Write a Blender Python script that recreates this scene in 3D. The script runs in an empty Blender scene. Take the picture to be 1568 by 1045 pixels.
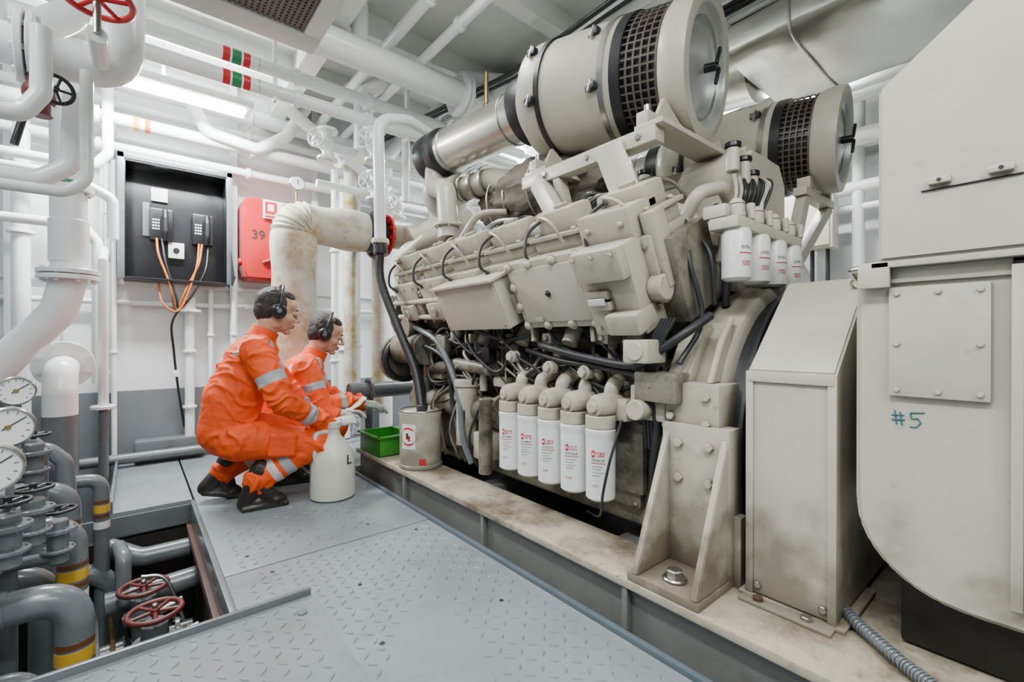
import bpy,bmesh,math,random
from mathutils import Vector as V, Matrix, noise
random.seed(7)
rad=math.radians
# ---------------------------------------------------------------- materials
def mat(name,col,rough=.45,metal=0.,var=.06,sc=6.,dirt=0.,dcol=(.16,.11,.06),dsc=5.,bump=.05,bsc=60.,emit=0.,thr=.52,cav=0.,low=0.):
    m=bpy.data.materials.new(name); m.use_nodes=True
    nt=m.node_tree; n=nt.nodes; l=nt.links; b=n['Principled BSDF']
    b.inputs['Roughness'].default_value=rough; b.inputs['Metallic'].default_value=metal
    tc=n.new('ShaderNodeTexCoord')
    nz=n.new('ShaderNodeTexNoise'); nz.inputs['Scale'].default_value=sc; nz.inputs['Detail'].default_value=5
    l.new(tc.outputs['Object'],nz.inputs['Vector'])
    cr=n.new('ShaderNodeValToRGB'); l.new(nz.outputs['Fac'],cr.inputs['Fac'])
    cr.color_ramp.elements[0].position=.3; cr.color_ramp.elements[1].position=.7
    cr.color_ramp.elements[0].color=tuple(max(0,c*(1-var)) for c in col)+(1,)
    cr.color_ramp.elements[1].color=tuple(min(1,c*(1+var)) for c in col)+(1,)
    out=cr.outputs['Color']
    def mix(fac,a,colr):
        mx=n.new('ShaderNodeMix'); mx.data_type='RGBA'
        l.new(fac,mx.inputs['Factor']); l.new(a,mx.inputs['A']); mx.inputs['B'].default_value=colr+(1,)
        return mx.outputs['Result']
    if dirt>0:
        n2=n.new('ShaderNodeTexNoise'); n2.inputs['Scale'].default_value=dsc; n2.inputs['Detail'].default_value=9; n2.inputs['Roughness'].default_value=.7
        l.new(tc.outputs['Object'],n2.inputs['Vector'])
        r2=n.new('ShaderNodeValToRGB'); l.new(n2.outputs['Fac'],r2.inputs['Fac'])
        r2.color_ramp.elements[0].position=thr; r2.color_ramp.elements[1].position=thr+.2
        r2.color_ramp.elements[0].color=(0,0,0,1); r2.color_ramp.elements[1].color=(dirt,dirt,dirt,1)
        out=mix(r2.outputs['Color'],out,dcol)
        n4=n.new('ShaderNodeTexNoise'); n4.inputs['Scale'].default_value=38; n4.inputs['Detail'].default_value=4
        l.new(tc.outputs['Object'],n4.inputs['Vector'])
        r4=n.new('ShaderNodeValToRGB'); l.new(n4.outputs['Fac'],r4.inputs['Fac'])
        r4.color_ramp.elements[0].position=.66; r4.color_ramp.elements[1].position=.74
        r4.color_ramp.elements[0].color=(0,0,0,1); r4.color_ramp.elements[1].color=(dirt*.7,)*3+(1,)
        out=mix(r4.outputs['Color'],out,tuple(c*.8 for c in dcol))
    if low>0:   # soiling thrown up onto the lowest part of the machinery
        sp=n.new('ShaderNodeSeparateXYZ'); l.new(tc.outputs['Object'],sp.inputs[0])
        mr=n.new('ShaderNodeMapRange'); l.new(sp.outputs['Z'],mr.inputs['Value'])
        mr.inputs['From Min'].default_value=.12; mr.inputs['From Max'].default_value=.55; mr.inputs['To Min'].default_value=.62; mr.inputs['To Max'].default_value=0
        n6=n.new('ShaderNodeTexNoise'); n6.inputs['Scale'].default_value=9; n6.inputs['Detail'].default_value=8; l.new(tc.outputs['Object'],n6.inputs['Vector'])
        mu=n.new('ShaderNodeMath'); mu.operation='ADD'; l.new(n6.outputs['Fac'],mu.inputs[0]); l.new(mr.outputs[0],mu.inputs[1])
        r6=n.new('ShaderNodeValToRGB'); l.new(mu.outputs[0],r6.inputs['Fac'])
        r6.color_ramp.elements[0].position=.68; r6.color_ramp.elements[1].position=1.0
        r6.color_ramp.elements[0].color=(0,0,0,1); r6.color_ramp.elements[1].color=(low,)*3+(1,)
        out=mix(r6.outputs['Color'],out,(.10,.07,.04))
    if cav>0:   # occlusion shade put into the colour of crevices, for contrast
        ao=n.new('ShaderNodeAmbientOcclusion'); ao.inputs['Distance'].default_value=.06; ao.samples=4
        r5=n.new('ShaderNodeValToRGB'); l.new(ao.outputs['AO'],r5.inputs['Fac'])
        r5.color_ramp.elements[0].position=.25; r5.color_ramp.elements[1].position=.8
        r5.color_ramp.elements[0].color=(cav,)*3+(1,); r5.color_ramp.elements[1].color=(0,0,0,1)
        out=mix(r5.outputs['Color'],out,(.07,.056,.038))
    l.new(out,b.inputs['Base Color'])
    if bump>0:
        n3=n.new('ShaderNodeTexNoise'); n3.inputs['Scale'].default_value=bsc; n3.inputs['Detail'].default_value=3
        l.new(tc.outputs['Object'],n3.inputs['Vector'])
        bp=n.new('ShaderNodeBump'); bp.inputs['Strength'].default_value=bump; bp.inputs['Distance'].default_value=.01
        l.new(n3.outputs['Fac'],bp.inputs['Height']); l.new(bp.outputs['Normal'],b.inputs['Normal'])
    if emit>0:
        b.inputs['Emission Color'].default_value=col+(1,); b.inputs['Emission Strength'].default_value=emit
    return m
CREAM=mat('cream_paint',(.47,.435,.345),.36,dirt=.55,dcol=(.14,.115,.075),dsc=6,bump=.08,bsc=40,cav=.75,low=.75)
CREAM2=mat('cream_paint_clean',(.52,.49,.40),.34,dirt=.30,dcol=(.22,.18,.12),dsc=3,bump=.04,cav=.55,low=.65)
CREAMD=mat('cream_paint_grime_shade',(.20,.185,.14),.45,dirt=.9,dcol=(.032,.028,.022),dsc=7,bump=.15,bsc=35,thr=.43,cav=.8)  # cream darkened so recess shade sits in the colour, along with grime
SKID=mat('skid_paint_worn',(.42,.38,.29),.38,dirt=.92,dcol=(.11,.078,.045),dsc=4.5,bump=.1,thr=.45,cav=.4)
SKIDG=mat('skid_web_grey',(.15,.155,.145),.45,dirt=.5,dcol=(.07,.06,.05),dsc=5)
WHITE=mat('white_paint',(.76,.785,.78),.25,var=.03,dirt=.14,dcol=(.38,.36,.31),dsc=4,bump=.05,bsc=30)
WALLW=mat('bulkhead_white',(.76,.785,.79),.32,var=.03,dirt=.15,dcol=(.44,.43,.39),dsc=3,bump=.12,bsc=22)
CEILM=mat('deckhead_white',(.68,.70,.67),.4,var=.05,dirt=.2,dcol=(.35,.35,.31),dsc=3,bump=.12,bsc=22)
WALLG=mat('bulkhead_grey',(.165,.185,.20),.35,var=.08,dirt=.25,dcol=(.08,.08,.075),dsc=6,bump=.1,bsc=25)
GREYP=mat('grey_pipe_paint',(.13,.147,.155),.25,var=.08,dirt=.45,dcol=(.06,.048,.035),dsc=8,cav=.4)
FLOOR=mat('floor_grey_paint',(.21,.238,.25),.24,var=.12,sc=2.5,dirt=.5,dcol=(.11,.113,.114),dsc=3,bump=.06,bsc=90)
FLEDGE=mat('floor_edge_blue',(.09,.115,.135),.4,dirt=.3,dcol=(.05,.05,.05))
DARKB=mat('bilge_dark',(.014,.012,.010),.6,var=.3,dirt=.7,dcol=(.035,.02,.013),dsc=5,bump=.3)
RUST=mat('rust_brown',(.075,.035,.022),.6,var=.3,dirt=.5,dcol=(.03,.02,.015))
BLACK=mat('black_rubber',(.014,.014,.016),.4,var=.2,bump=.1)
BLACKP=mat('black_plastic',(.010,.010,.012),.28,var=.1,bump=0)
BOOTM=mat('boot_leather',(.020,.016,.013),.38,var=.25,dirt=.4,dcol=(.07,.06,.05),dsc=14,bump=.2,bsc=60)
HOSE=mat('black_hose',(.018,.019,.022),.5,var=.3,dirt=.3,dcol=(.07,.06,.05),dsc=15)
STEEL=mat('bare_steel',(.45,.45,.43),.3,1,var=.1,bump=.05)
ALU=mat('aluminium_duct',(.54,.52,.47),.3,.85,var=.08,bump=.06,bsc=10)
DISH=mat('polished_dish',(.72,.74,.73),.30,.75,var=.05,bump=.03,bsc=12)
GALV=mat('foil_clad_duct',(.54,.54,.50),.33,.85,var=.15,sc=3,bump=.7,bsc=5)
RED=mat('red_paint',(.48,.012,.018),.28,var=.08,bump=.02)
REDD=mat('handwheel_red',(.11,.02,.018),.45,var=.2,dirt=.4)
GREEN=mat('green_plastic',(.03,.24,.02),.3,var=.08,bump=.02)
GREENB=mat('green_band',(.01,.18,.06),.4)
YEL=mat('yellow_band',(.60,.36,.03),.4)
BRN=mat('brown_band',(.13,.05,.02),.4)
ORG=mat('coverall_orange',(.82,.080,.002),.7,var=.16,sc=7,bump=.5,bsc=34)
SILV=mat('reflective_tape',(.36,.39,.40),.4,var=.08,bump=.1)
PIPING=mat('tape_white',(.66,.60,.58),.6)
GLOVE=mat('work_glove',(.40,.42,.40),.8,var=.15,bump=.4,bsc=120)
SKIN=mat('skin',(.56,.31,.215),.5,var=.06,bump=.06,bsc=90)
HAIR=mat('dark_hair',(.024,.018,.014),.55,var=.4,sc=60,bump=.8,bsc=150)
LIP=mat('lips',(.38,.15,.12),.5)
EYEW=mat('eye_white',(.6,.6,.58),.2,bump=0)
EYEB=mat('eye_dark',(.03,.02,.015),.2,bump=0)
JUGM=mat('white_plastic_jug',(.62,.62,.54),.35,var=.04,dirt=.15,dcol=(.33,.30,.24),bump=.03)
FILT=mat('filter_white',(.76,.76,.75),.25,var=.03,dirt=.08,bump=0)
LABR=mat('label_red',(.50,.012,.025),.4,bump=0)
LAG=mat('lagging_cloth',(.57,.56,.47),.8,var=.10,dirt=.95,dcol=(.34,.21,.035),dsc=3.6,bump=.8,bsc=12,thr=.46)
LAGD=mat('exhaust_blanket',(.14,.12,.095),.8,var=.25,dirt=.5,bump=.8,bsc=12)
MESHB=mat('perforated_lattice',(.115,.092,.072),.45,.2,var=.2)
GRILLE=mat('grille_grey',(.13,.115,.095),.5,var=.15)
ORC=mat('orange_cable',(.45,.12,.01),.5,bump=0)
GLASS=mat('gauge_face',(.74,.74,.72),.15,bump=0,var=.01)
INK=mat('ink_black',(.02,.02,.02),.5,bump=0)
TEAL=mat('marker_teal',(.01,.13,.17),.5,bump=0)
LAMP=mat('lamp_tube',(1,.99,.97),.4,emit=18,bump=0)
CLOTH=mat('cloth_white',(.52,.55,.45),.85,bump=.3)
BRASS=mat('brass',(.40,.28,.12),.35,.9,bump=.05)
# ---------------------------------------------------------------- helpers
def frame(d):
    d=V(d).normalized(); u=V((0,0,1)) if abs(d.z)<.95 else V((1,0,0))
    x=u.cross(d).normalized(); y=d.cross(x).normalized()
    return Matrix((x,y,d)).transposed()
class B:
    def __init__(s,name,parent=None):
        s.name=name; s.parent=parent; s.bm=bmesh.new(); s.mats=[]
    def mi(s,m):
        if m not in s.mats: s.mats.append(m)
        return s.mats.index(m)
    def add(s,t,m,M=None,smooth=True):
        i=s.mi(m)
        if M is not None: bmesh.ops.transform(t,matrix=M,verts=t.verts)
        for f in t.faces: f.material_index=i; f.smooth=smooth
        me=bpy.data.meshes.new('t'); t.to_mesh(me); t.free(); s.bm.from_mesh(me); bpy.data.meshes.remove(me)
    def raw(s,verts,faces,m,smooth=True):
        i=s.mi(m); vs=[s.bm.verts.new(v) for v in verts]
        for f in faces:
            try:
                ff=s.bm.faces.new([vs[k] for k in f]); ff.material_index=i; ff.smooth=smooth
            except ValueError: pass
    def box(s,c,size,m,bev=.004,R=None,seg=2):
        t=bmesh.new(); bmesh.ops.create_cube(t,size=1)
        bmesh.ops.scale(t,vec=V(size),verts=t.verts)
        if bev>0: bmesh.ops.bevel(t,geom=list(t.edges),offset=min(bev,min(size)*.45),segments=seg,affect='EDGES',profile=.6)
        M=Matrix.Translation(V(c))
        if R is not None: M=M@R.to_4x4()
        s.add(t,m,M)
    def bb(s,a,b,m,bev=.004):
        a=V(a);b=V(b); s.box((a+b)/2,[abs(b[i]-a[i]) for i in range(3)],m,bev)
    def beam(s,p1,p2,w,h,m,bev=.003):
        p1=V(p1);p2=V(p2);d=p2-p1
        s.box((p1+p2)/2,(w,h,d.length),m,bev,frame(d))
    def prof(s,p,d,pr,m,seg=28,cap=True):
        F=frame(d); p=V(p); vs=[];fs=[]
        for (z,r) in pr:
            for k in range(seg):
                a=2*math.pi*k/seg; vs.append(p+F@V((r*math.cos(a),r*math.sin(a),z)))
        n=len(pr)
        for j in range(n-1):
            for k in range(seg):
                k2=(k+1)%seg; fs.append((j*seg+k,j*seg+k2,(j+1)*seg+k2,(j+1)*seg+k))
        if cap:
            if pr[0][1]>1e-5: fs.append(tuple(range(seg-1,-1,-1)))
            if pr[-1][1]>1e-5: fs.append(tuple((n-1)*seg+k for k in range(seg)))
        s.raw(vs,fs,m)
    def cyl(s,p1,p2,r,m,r2=None,seg=20,ch=.003):
        p1=V(p1);p2=V(p2);L=(p2-p1).length; r2=r if r2 is None else r2
        c=min(ch,r*.3,r2*.3,L*.3)
        s.prof(p1,p2-p1,[(0,r-c),(c,r),(L-c,r2),(L,r2-c)],m,seg)
    def sph(s,c,r,m,R=None,sub=3):
        t=bmesh.new(); bmesh.ops.create_icosphere(t,subdivisions=sub,radius=1)
        r=(r,r,r) if isinstance(r,(int,float)) else r
        bmesh.ops.scale(t,vec=V(r),verts=t.verts)
        M=Matrix.Translation(V(c))
        if R is not None: M=M@R.to_4x4()
        s.add(t,m,M)
    def path(s,pts,bend):
        pts=[V(p) for p in pts]; out=[pts[0]]
        for i in range(1,len(pts)-1):
            a=(pts[i-1]-pts[i]); b=(pts[i+1]-pts[i]); la=a.length; lb=b.length
            a.normalize(); b.normalize(); ang=a.angle(b,math.pi)
            if ang>rad(176): out.append(pts[i]); continue
            k=min(bend/max(math.tan(ang/2),.05),la*.48,lb*.48)
            p0=pts[i]+a*k;p2=pts[i]+b*k
            N=7
            for j in range(N+1):
                u=j/N; out.append(p0*(1-u)**2+pts[i]*(2*u*(1-u))+p2*u*u)
        out.append(pts[-1]); return out
    def tube(s,pts,r,m,bend=.08,seg=12,spl=False,rib=0):
        if spl:
            P=[V(p) for p in pts]; P=[P[0]*2-P[1]]+P+[P[-1]*2-P[-2]]; out=[]
            for i in range(1,len(P)-2):
                for j in range(8):
                    u=j/8; a,b,c,d=P[i-1:i+3]
                    out.append(.5*((2*b)+(c-a)*u+(2*a-5*b+4*c-d)*u*u+(3*b-a-3*c+d)*u**3))
            out.append(P[-2])
        else: out=s.path(pts,bend)
        n=len(out); vs=[];fs=[]
        t0=(out[1]-out[0]).normalized(); F=frame(t0); x=F.col[0].copy()
        for i,p in enumerate(out):
            t=(out[min(i+1,n-1)]-out[max(i-1,0)])
            if t.length<1e-7: t=t0
            t.normalize(); x=(x-t*x.dot(t)).normalized(); y=t.cross(x)
            rr=r*(1+(rib if i%2 else 0)) if not callable(r) else r(i/(n-1))
            for k in range(seg):
                a=2*math.pi*k/seg; vs.append(p+x*rr*math.cos(a)+y*rr*math.sin(a))
        for i in range(n-1):
            for k in range(seg):
                k2=(k+1)%seg; fs.append((i*seg+k,i*seg+k2,(i+1)*seg+k2,(i+1)*seg+k))
        fs.append(tuple(range(seg-1,-1,-1))); fs.append(tuple((n-1)*seg+k for k in range(seg)))
        s.raw(vs,fs,m)
    def prism(s,poly,axis,a,b,m,bev=.006):
        t=bmesh.new()
        def P(p,q):
            return (p[0],q,p[1]) if axis=='Y' else ((q,p[0],p[1]) if axis=='X' else (p[0],p[1],q))
        va=[t.verts.new(P(p,a)) for p in poly]; vb=[t.verts.new(P(p,b)) for p in poly]
        t.faces.new(va); t.faces.new(vb[::-1]); n=len(poly)
        for i in range(n): t.faces.new((va[i],vb[i],vb[(i+1)%n],va[(i+1)%n]))
        bmesh.ops.recalc_face_normals(t,faces=t.faces)
        if bev>0: bmesh.ops.bevel(t,geom=list(t.edges),offset=bev,segments=2,affect='EDGES')
        s.add(t,m)
    def bolt(s,c,d,r,m,h=None):
        h=h or r*.8; s.prof(c,d,[(0,r),(h*.85,r),(h,r*.85)],m,6)
    def dome(s,c,d,r,m):
        s.prof(c,d,[(0,r*1.25),(r*.15,r*1.25),(r*.16,r),(r*.5,r*.95),(r*.85,r*.6),(r*.95,0.0001)],m,14)
    def flange(s,c,d,r,th,m,n=8,bm=None,br=None):
        c=V(c);d=V(d).normalized(); s.cyl(c-d*th/2,c+d*th/2,r,m,seg=28)
        F=frame(d)
        for k in range(n):
            a=2*math.pi*(k+.5)/n; q=c+F@V((math.cos(a)*r*.82,math.sin(a)*r*.82,0))
            b=br or r*.09
            s.prof(q-d*(th/2+b),d,[(0,b),(th+2*b,b)],bm or m,6)
    def torus(s,c,d,R,r,m,seg=36,s2=10):
        F=frame(d); c=V(c); vs=[];fs=[]
        for i in range(seg):
            a=2*math.pi*i/seg
            for j in range(s2):
                b=2*math.pi*j/s2; q=R+r*math.cos(b)
                vs.append(c+F@V((q*math.cos(a),q*math.sin(a),r*math.sin(b))))
        for i in range(seg):
            for j in range(s2):
                fs.append((i*s2+j,((i+1)%seg)*s2+j,((i+1)%seg)*s2+(j+1)%s2,i*s2+(j+1)%s2))
        s.raw(vs,fs,m)
    def wheel(s,c,d,R,m,r=.009,sp=5):
        s.torus(c,d,R,r,m); F=frame(d); c=V(c)
        s.cyl(c-V(d).normalized()*.015,c+V(d).normalized()*.015,R*.2,m,seg=14)
        for k in range(sp):
            a=2*math.pi*k/sp; s.cyl(c,c+F@V((math.cos(a)*R,math.sin(a)*R,0)),r*.7,m,seg=8)
    def patch(s,c,r,z0,z1,a0,a1,m,N=10):
        vs=[];fs=[]
        for i in range(N+1):
            a=rad(a0+(a1-a0)*i/N)
            for z in (z0,z1): vs.append((c[0]+r*math.cos(a),c[1]+r*math.sin(a),z))
        for i in range(N): fs.append((2*i,2*i+2,2*i+3,2*i+1))
        s.raw(vs,fs,m)
    def letters(s,c,r,z0,z1,a0,a1,m,w=2.2,gap=1.2):
        a=a0
        while a<a1-w:
            k=random.choice((0,1,2))
            s.patch(c,r,z0,z1,a,a+w*.35,m,1)
            if k!=1: s.patch(c,r,z1-(z1-z0)*.28,z1,a,a+w,m,1)
            if k!=2: s.patch(c,r,z0,z0+(z1-z0)*.28,a,a+w,m,1)
            if k==0: s.patch(c,r,z0,z1,a+w*.7,a+w,m,1)
            a+=w+gap
    def done(s,sharp=38,recalc=True):
        me=bpy.data.meshes.new(s.name)
        if recalc: bmesh.ops.recalc_face_normals(s.bm,faces=s.bm.faces)
        s.bm.to_mesh(me); s.bm.free()
        for m in s.mats: me.materials.append(m)
        try: me.set_sharp_from_angle(angle=rad(sharp))
        except Exception: pass
        o=bpy.data.objects.new(s.name,me); bpy.context.scene.collection.objects.link(o)
        if s.parent: o.parent=s.parent
        return o
def group(name):
    e=bpy.data.objects.new(name,None); bpy.context.scene.collection.objects.link(e); e.empty_display_size=.1; return e
def text(name,body,size,M,m,parent=None,ext=.0006):
    cu=bpy.data.curves.new(name,'FONT'); cu.body=body; cu.size=size; cu.extrude=ext; cu.align_x='CENTER'; cu.align_y='CENTER'
    o=bpy.data.objects.new(name,cu); bpy.context.scene.collection.objects.link(o); o.matrix_world=M
    cu.materials.append(m)
    if parent: o.parent=parent
    return o
MY=Matrix(((1,0,0),(0,0,-1),(0,1,0))).to_4x4()
# ---------------------------------------------------------------- camera
cam=bpy.data.cameras.new('camera'); cam.lens=16; cam.sensor_width=36; cam.clip_start=.05
co=bpy.data.objects.new('camera',cam); bpy.context.scene.collection.objects.link(co)
co.location=(0,0,.88); co.rotation_euler=(rad(89.8),0,rad(-39.7)); bpy.context.scene.camera=co
# ---------------------------------------------------------------- room
H=2.95; X0,X1,Y0,Y1=-1.5,4.3,-1.8,4.4
w=B('wall_back'); w.bb((X0,Y1,.5),(X1,Y1+.05,H),WALLW,0); w.bb((X0,Y1,-.8),(X1,Y1+.05,.5),WALLG,0)
for x in (-1.2,-.62,-.16,.62,1.25,1.9,2.5,3.1,3.7):
    w.bb((x,Y1-.09,.5),(x+.012,Y1,H),WALLW,0); w.bb((x,Y1-.09,-.7),(x+.012,Y1,.5),WALLG,0)
    w.bb((x-.02,Y1-.1,.5),(x+.032,Y1-.09,H),WALLW,0); w.bb((x-.02,Y1-.1,-.7),(x+.032,Y1-.09,.5),WALLG,0)
w.bb((X0,Y1-.03,1.28),(X1,Y1,1.31),WALLW,.005)
w.done()
w=B('wall_right'); w.bb((X1,Y0,-.8),(X1+.05,Y1,H),WALLW,0)
for y in (-1.2,-.6,0,.6,1.2,1.8,2.4,3.0,3.6): w.bb((X1-.1,y,-.7),(X1,y+.012,H),WALLW,0); w.bb((X1-.11,y-.03,-.7),(X1-.1,y+.04,H),WALLW,0)
w.bb((X1-.12,Y0,2.2),(X1,Y1,2.24),WALLW,0)
w.done()
w=B('wall_left'); w.bb((X0-.05,Y0,-.8),(X0,Y1,H),WALLG,0); w.done()
w=B('wall_front'); w.bb((X0,Y0-.05,-.8),(X1,Y0,H),WALLG,0); w.done()
w=B('ceiling'); w.bb((X0,Y0,H),(X1,Y1,H+.05),CEILM,0)
for y in (-1.2,-.4,.4,1.2,2.0,2.8,3.6): w.bb((X0,y,H-.16),(X1,y+.014,H),CEILM,0); w.bb((X0,y-.04,H-.17),(X1,y+.055,H-.16),CEILM,0)
for x in (.9,2.3,3.6): w.bb((x,Y0,H-.24),(x+.016,Y1,H),CEILM,0); w.bb((x-.05,Y0,H-.25),(x+.066,Y1,H-.24),CEILM,0)
w.done()
def loz(b,x0,x1,y0,y1,z,m,p=.043,prob=1.,msk=None):
    i=0; y=y0+p/2
    while y<y1-.01:
        j=0; x=x0+p/2
        while x<x1-.01:
            if (msk is None or msk(x,y)) and random.random()<prob:
                a=rad(45) if (i+j)%2 else rad(-45)
                L=.0165;W=.0052;h=.0036
                c,s_=math.cos(a),math.sin(a)
                pts=[(-L,0),(0,-W),(L,0),(0,W)]
                vs=[(x+px*c-py*s_,y+px*s_+py*c,z) for px,py in pts]+[(x+px*.55*c-py*.4*s_,y+px*.55*s_+py*.4*c,z+h) for px,py in pts]
                b.raw(vs,[(0,1,5,4),(1,2,6,5),(2,3,7,6),(3,0,4,7),(4,5,6,7)],m,False)
            x+=p; j+=1
        y+=p; i+=1
fl=B('floor')
fl.bb((.255,1.975,-.03),(1.105,4.38,0),FLOOR,.002)
fl.prism([(.255,1.6),(.255,1.967),(1.105,1.967),(1.105,-1.78),(.46,-1.78),(.46,1.6)],'Z',-.03,0,FLOOR,.002)
fl.bb((-.10,3.05,-.03),(.245,4.2,0),FLOOR,.002)
fl.bb((1.12,3.15,-.05),(4.28,4.38,-.01),FLOOR,.002)
loz(fl,.30,1.09,.3,1.96,0,FLOOR,prob=.96,msk=lambda x,y:not(x<.48 and y<1.62) and noise.noise(V((x*2.2,y*1.6,3)))>-.30)
loz(fl,.30,1.09,1.99,3.0,0,FLOOR,prob=.7,msk=lambda x,y:noise.noise(V((x*2.5,y*2,9)))>.10)
for (x,y) in ((.55,1.25),(.62,1.6),(1.0,1.9),(.95,1.2),(.4,1.9),(.35,2.1),(.85,2.1)): fl.cyl((x,y,-.001),(x,y,.0015),.008,BLACK,seg=12)
fl.done(sharp=25)
fp=B('floor_plate'); fp.bb((-1.45,-1.78,.004),(.452,1.60,.03),FLOOR,.002)
loz(fp,-.5,.43,.5,1.57,.03,FLOOR)
fp.bb((-1.45,1.590,-.07),(.452,1.606,.052),GREYP,.004)
fp.cyl((.40,1.50,.03),(.40,1.50,.034),.014,GREYP,seg=16)
fp.done(sharp=25)
bf=B('bilge_floor'); bf.bb((X0,Y0,-.85),(X1,Y1,-.8),DARKB,0)
bf.bb((.235,1.6,-.12),(.255,3.05,-.004),GREYP,.002); bf.bb((X0,3.03,-.12),(.25,3.05,-.02),GREYP,.002)
bf.bb((.215,1.6,-.16),(.255,3.05,-.12),RUST,.002)
bf.bb((.25,1.6,-.8),(.28,4.3,-.05),DARKB,0)
bf.bb((-.7,3.05,-.8),(.25,3.08,-.14),DARKB,0)
bf.done()
te=B('trim_1'); te.bb((1.106,-1.78,-.05),(1.126,3.1,.014),FLEDGE,.002); te.done()
# ---------------------------------------------------------------- skid
g=group('generator_skid')
s=B('near_rail',g); s.bb((1.16,-1.5,.115),(1.40,3.06,.14),SKID,.004); s.bb((1.19,-1.5,-.3),(1.21,3.06,.115),SKIDG,.003)
s.bb((1.16,-1.5,-.3),(1.40,3.06,-.28),SKIDG,.003)
for y in (.2,.85,1.6,2.35): s.bb((1.165,y,-.28),(1.19,y+.02,.115),SKIDG,.002)
s.done()
s=B('far_rail',g); s.bb((2.6,-1.5,.115),(2.84,3.06,.14),SKID,.004); s.bb((2.78,-1.5,-.3),(2.8,3.06,.115),SKIDG,.003); s.done()
s=B('cross_members',g)
for y in (-1.2,.2,1.0,1.9,2.8): s.bb((1.4,y,-.1),(2.6,y+.12,.1),SKIDG,.004)
s.bb((1.4,-1.5,-.12),(2.6,3.06,-.10),DARKB,0); s.bb((1.40,-1.5,.10),(2.6,.62,.135),SKID,.003)
s.bb((1.36,.34,.14),(1.66,.60,.15),SKID,.002)
s.done()
# ---------------------------------------------------------------- engine
E=group('diesel_engine'); XC=2.0
b=B('crankcase',E)
def sym(p): return p+[(2*XC-x,z) for x,z in p[::-1]]
b.prism(sym([(1.48,.17),(1.48,.50),(1.56,.56),(1.58,.86),(1.54,.97),(1.62,1.10),(1.85,1.12)]),'Y',.86,2.85,CREAMD,.01)
for k in range(6):
    y=1.0+k*.31
    b.bb((1.455,y,.24),(1.49,y+.2,.47),CREAMD,.012)
    for dy in (.02,.18):
        for z in (.26,.45): b.bolt((1.457,y+dy,z),(-1,0,0),.009,CREAM)
    b.bb((1.53,y+.02,.60),(1.575,y+.22,.82),CREAMD,.015)
    b.cyl((1.53,y+.12,.71),(1.52,y+.12,.71),.05,CREAMD); b.bb((1.50,y-.05,.55),(1.56,y-.03,.93),CREAMD,.006)
b.bb((1.46,.86,.50),(1.56,2.85,.535),CREAMD,.008)
b.done()
n=V((-math.cos(rad(26)),0,-math.sin(rad(26)))); up=V((-math.sin(rad(26)),0,math.cos(rad(26))))
def bk(y,h,o): return V((1.40,y,.965))+up*h+n*o
RBK=Matrix((n,V((0,1,0)),up)).transposed()
b=B('cylinder_bank_near',E)
b.box(bk(1.8,.10,-.17),(.26,2.0,.30),CREAMD,.01,RBK)
for k in range(6):
    y=.98+k*.325
    b.box(bk(y,.16,-.13),(.27,.270,.24),CREAM,.012,RBK)
    b.box(bk(y,.30,-.15),(.20,.24,.07),CREAM,.02,RBK)
    b.box(bk(y,.10,.015),(.05,.16,.10),CREAM,.015,RBK); b.cyl(bk(y,.10,.03),bk(y,.10,.055),.028,CREAM)
    b.box(bk(y,.385,-.15),(.14,.20,.10),CREAM,.02,RBK); b.box(bk(y,.34,-.15),(.22,.27,.016),CREAM,.004,RBK)
    for dy in (-.1,.1):
        for o in (-.07,-.23): b.dome(bk(y+dy,.35,o),up,.012,CREAM)
    b.cyl(bk(y,.43,-.15),bk(y,.45,-.15),.03,CREAM)
    b.tube([bk(y-.07,.30,-.03),bk(y-.07,.40,.01),bk(y+.02,.43,-.03),bk(y+.06,.40,-.09)],.006,CREAM,spl=True,seg=8)
    b.tube([bk(y+.08,.24,.0),bk(y+.10,.30,.03),bk(y+.10,.38,-.02),bk(y+.04,.42,-.10)],.007,HOSE,spl=True,seg=8)
    for dy in (-.11,0,.11):
        b.bolt(bk(y+dy,.035,.0),n,.012,CREAM); b.bolt(bk(y+dy,.25,.0),n,.012,CREAM)
b.done()
b=B('cylinder_bank_far',E)
n2=V((-n.x,0,n.z)); up2=V((-up.x,0,up.z)); RBK2=Matrix((n2,V((0,-1,0)),up2)).transposed()
for k in range(6):
    y=.98+k*.325; c=V((2.6,y,.965))
    b.box(c+up2*.14-n2*.14,(.29,.29,.30),CREAM,.012,RBK2); b.box(c+up2*.32-n2*.15,(.2,.25,.07),CREAM,.02,RBK2)
b.done()
b=B('junction_box',E)
b.box(bk(1.83,.125,.045),(.12,.50,.235),CREAM2,.006,RBK); b.box(bk(1.83,.245,.055),(.15,.52,.014),CREAM2,.004,RBK)
b.box(bk(1.83,.125,.108),(.006,.49,.225),CREAM2,.003,RBK)
for dy in (-.235,.235):
    for h in (.03,.22): b.bolt(bk(1.83+dy,h,.11),n,.007,STEEL)
for dy in (-.18,-.1,0,.12): b.cyl(bk(1.83+dy,.01,.04),bk(1.83+dy,-.035,.04),.014,BLACKP)
b.done()
b=B('camfollower_cover',E)
b.box(bk(1.32,.135,.015),(.07,.43,.30),CREAM,.01,RBK); b.box(bk(1.32,.135,.052),(.012,.37,.24),CREAM2,.006,RBK)
for dy in (-.195,-.07,.07,.195):
    for h in (.0,.27): b.dome(bk(1.32+dy,h,.05),n,.019,CREAM)
for h in (.09,.18):
    for dy in (-.2,.2): b.dome(bk(1.32+dy,h,.05),n,.019,CREAM)
b.dome(bk(1.32,.14,.058),n,.013,BLACKP); b.cyl(bk(1.32,.14,.054),bk(1.32,.14,.06),.02,CREAM)
b.box(bk(1.42,.03,.06),(.012,.05,.02),CREAM,.002,RBK)
b.done()
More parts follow.
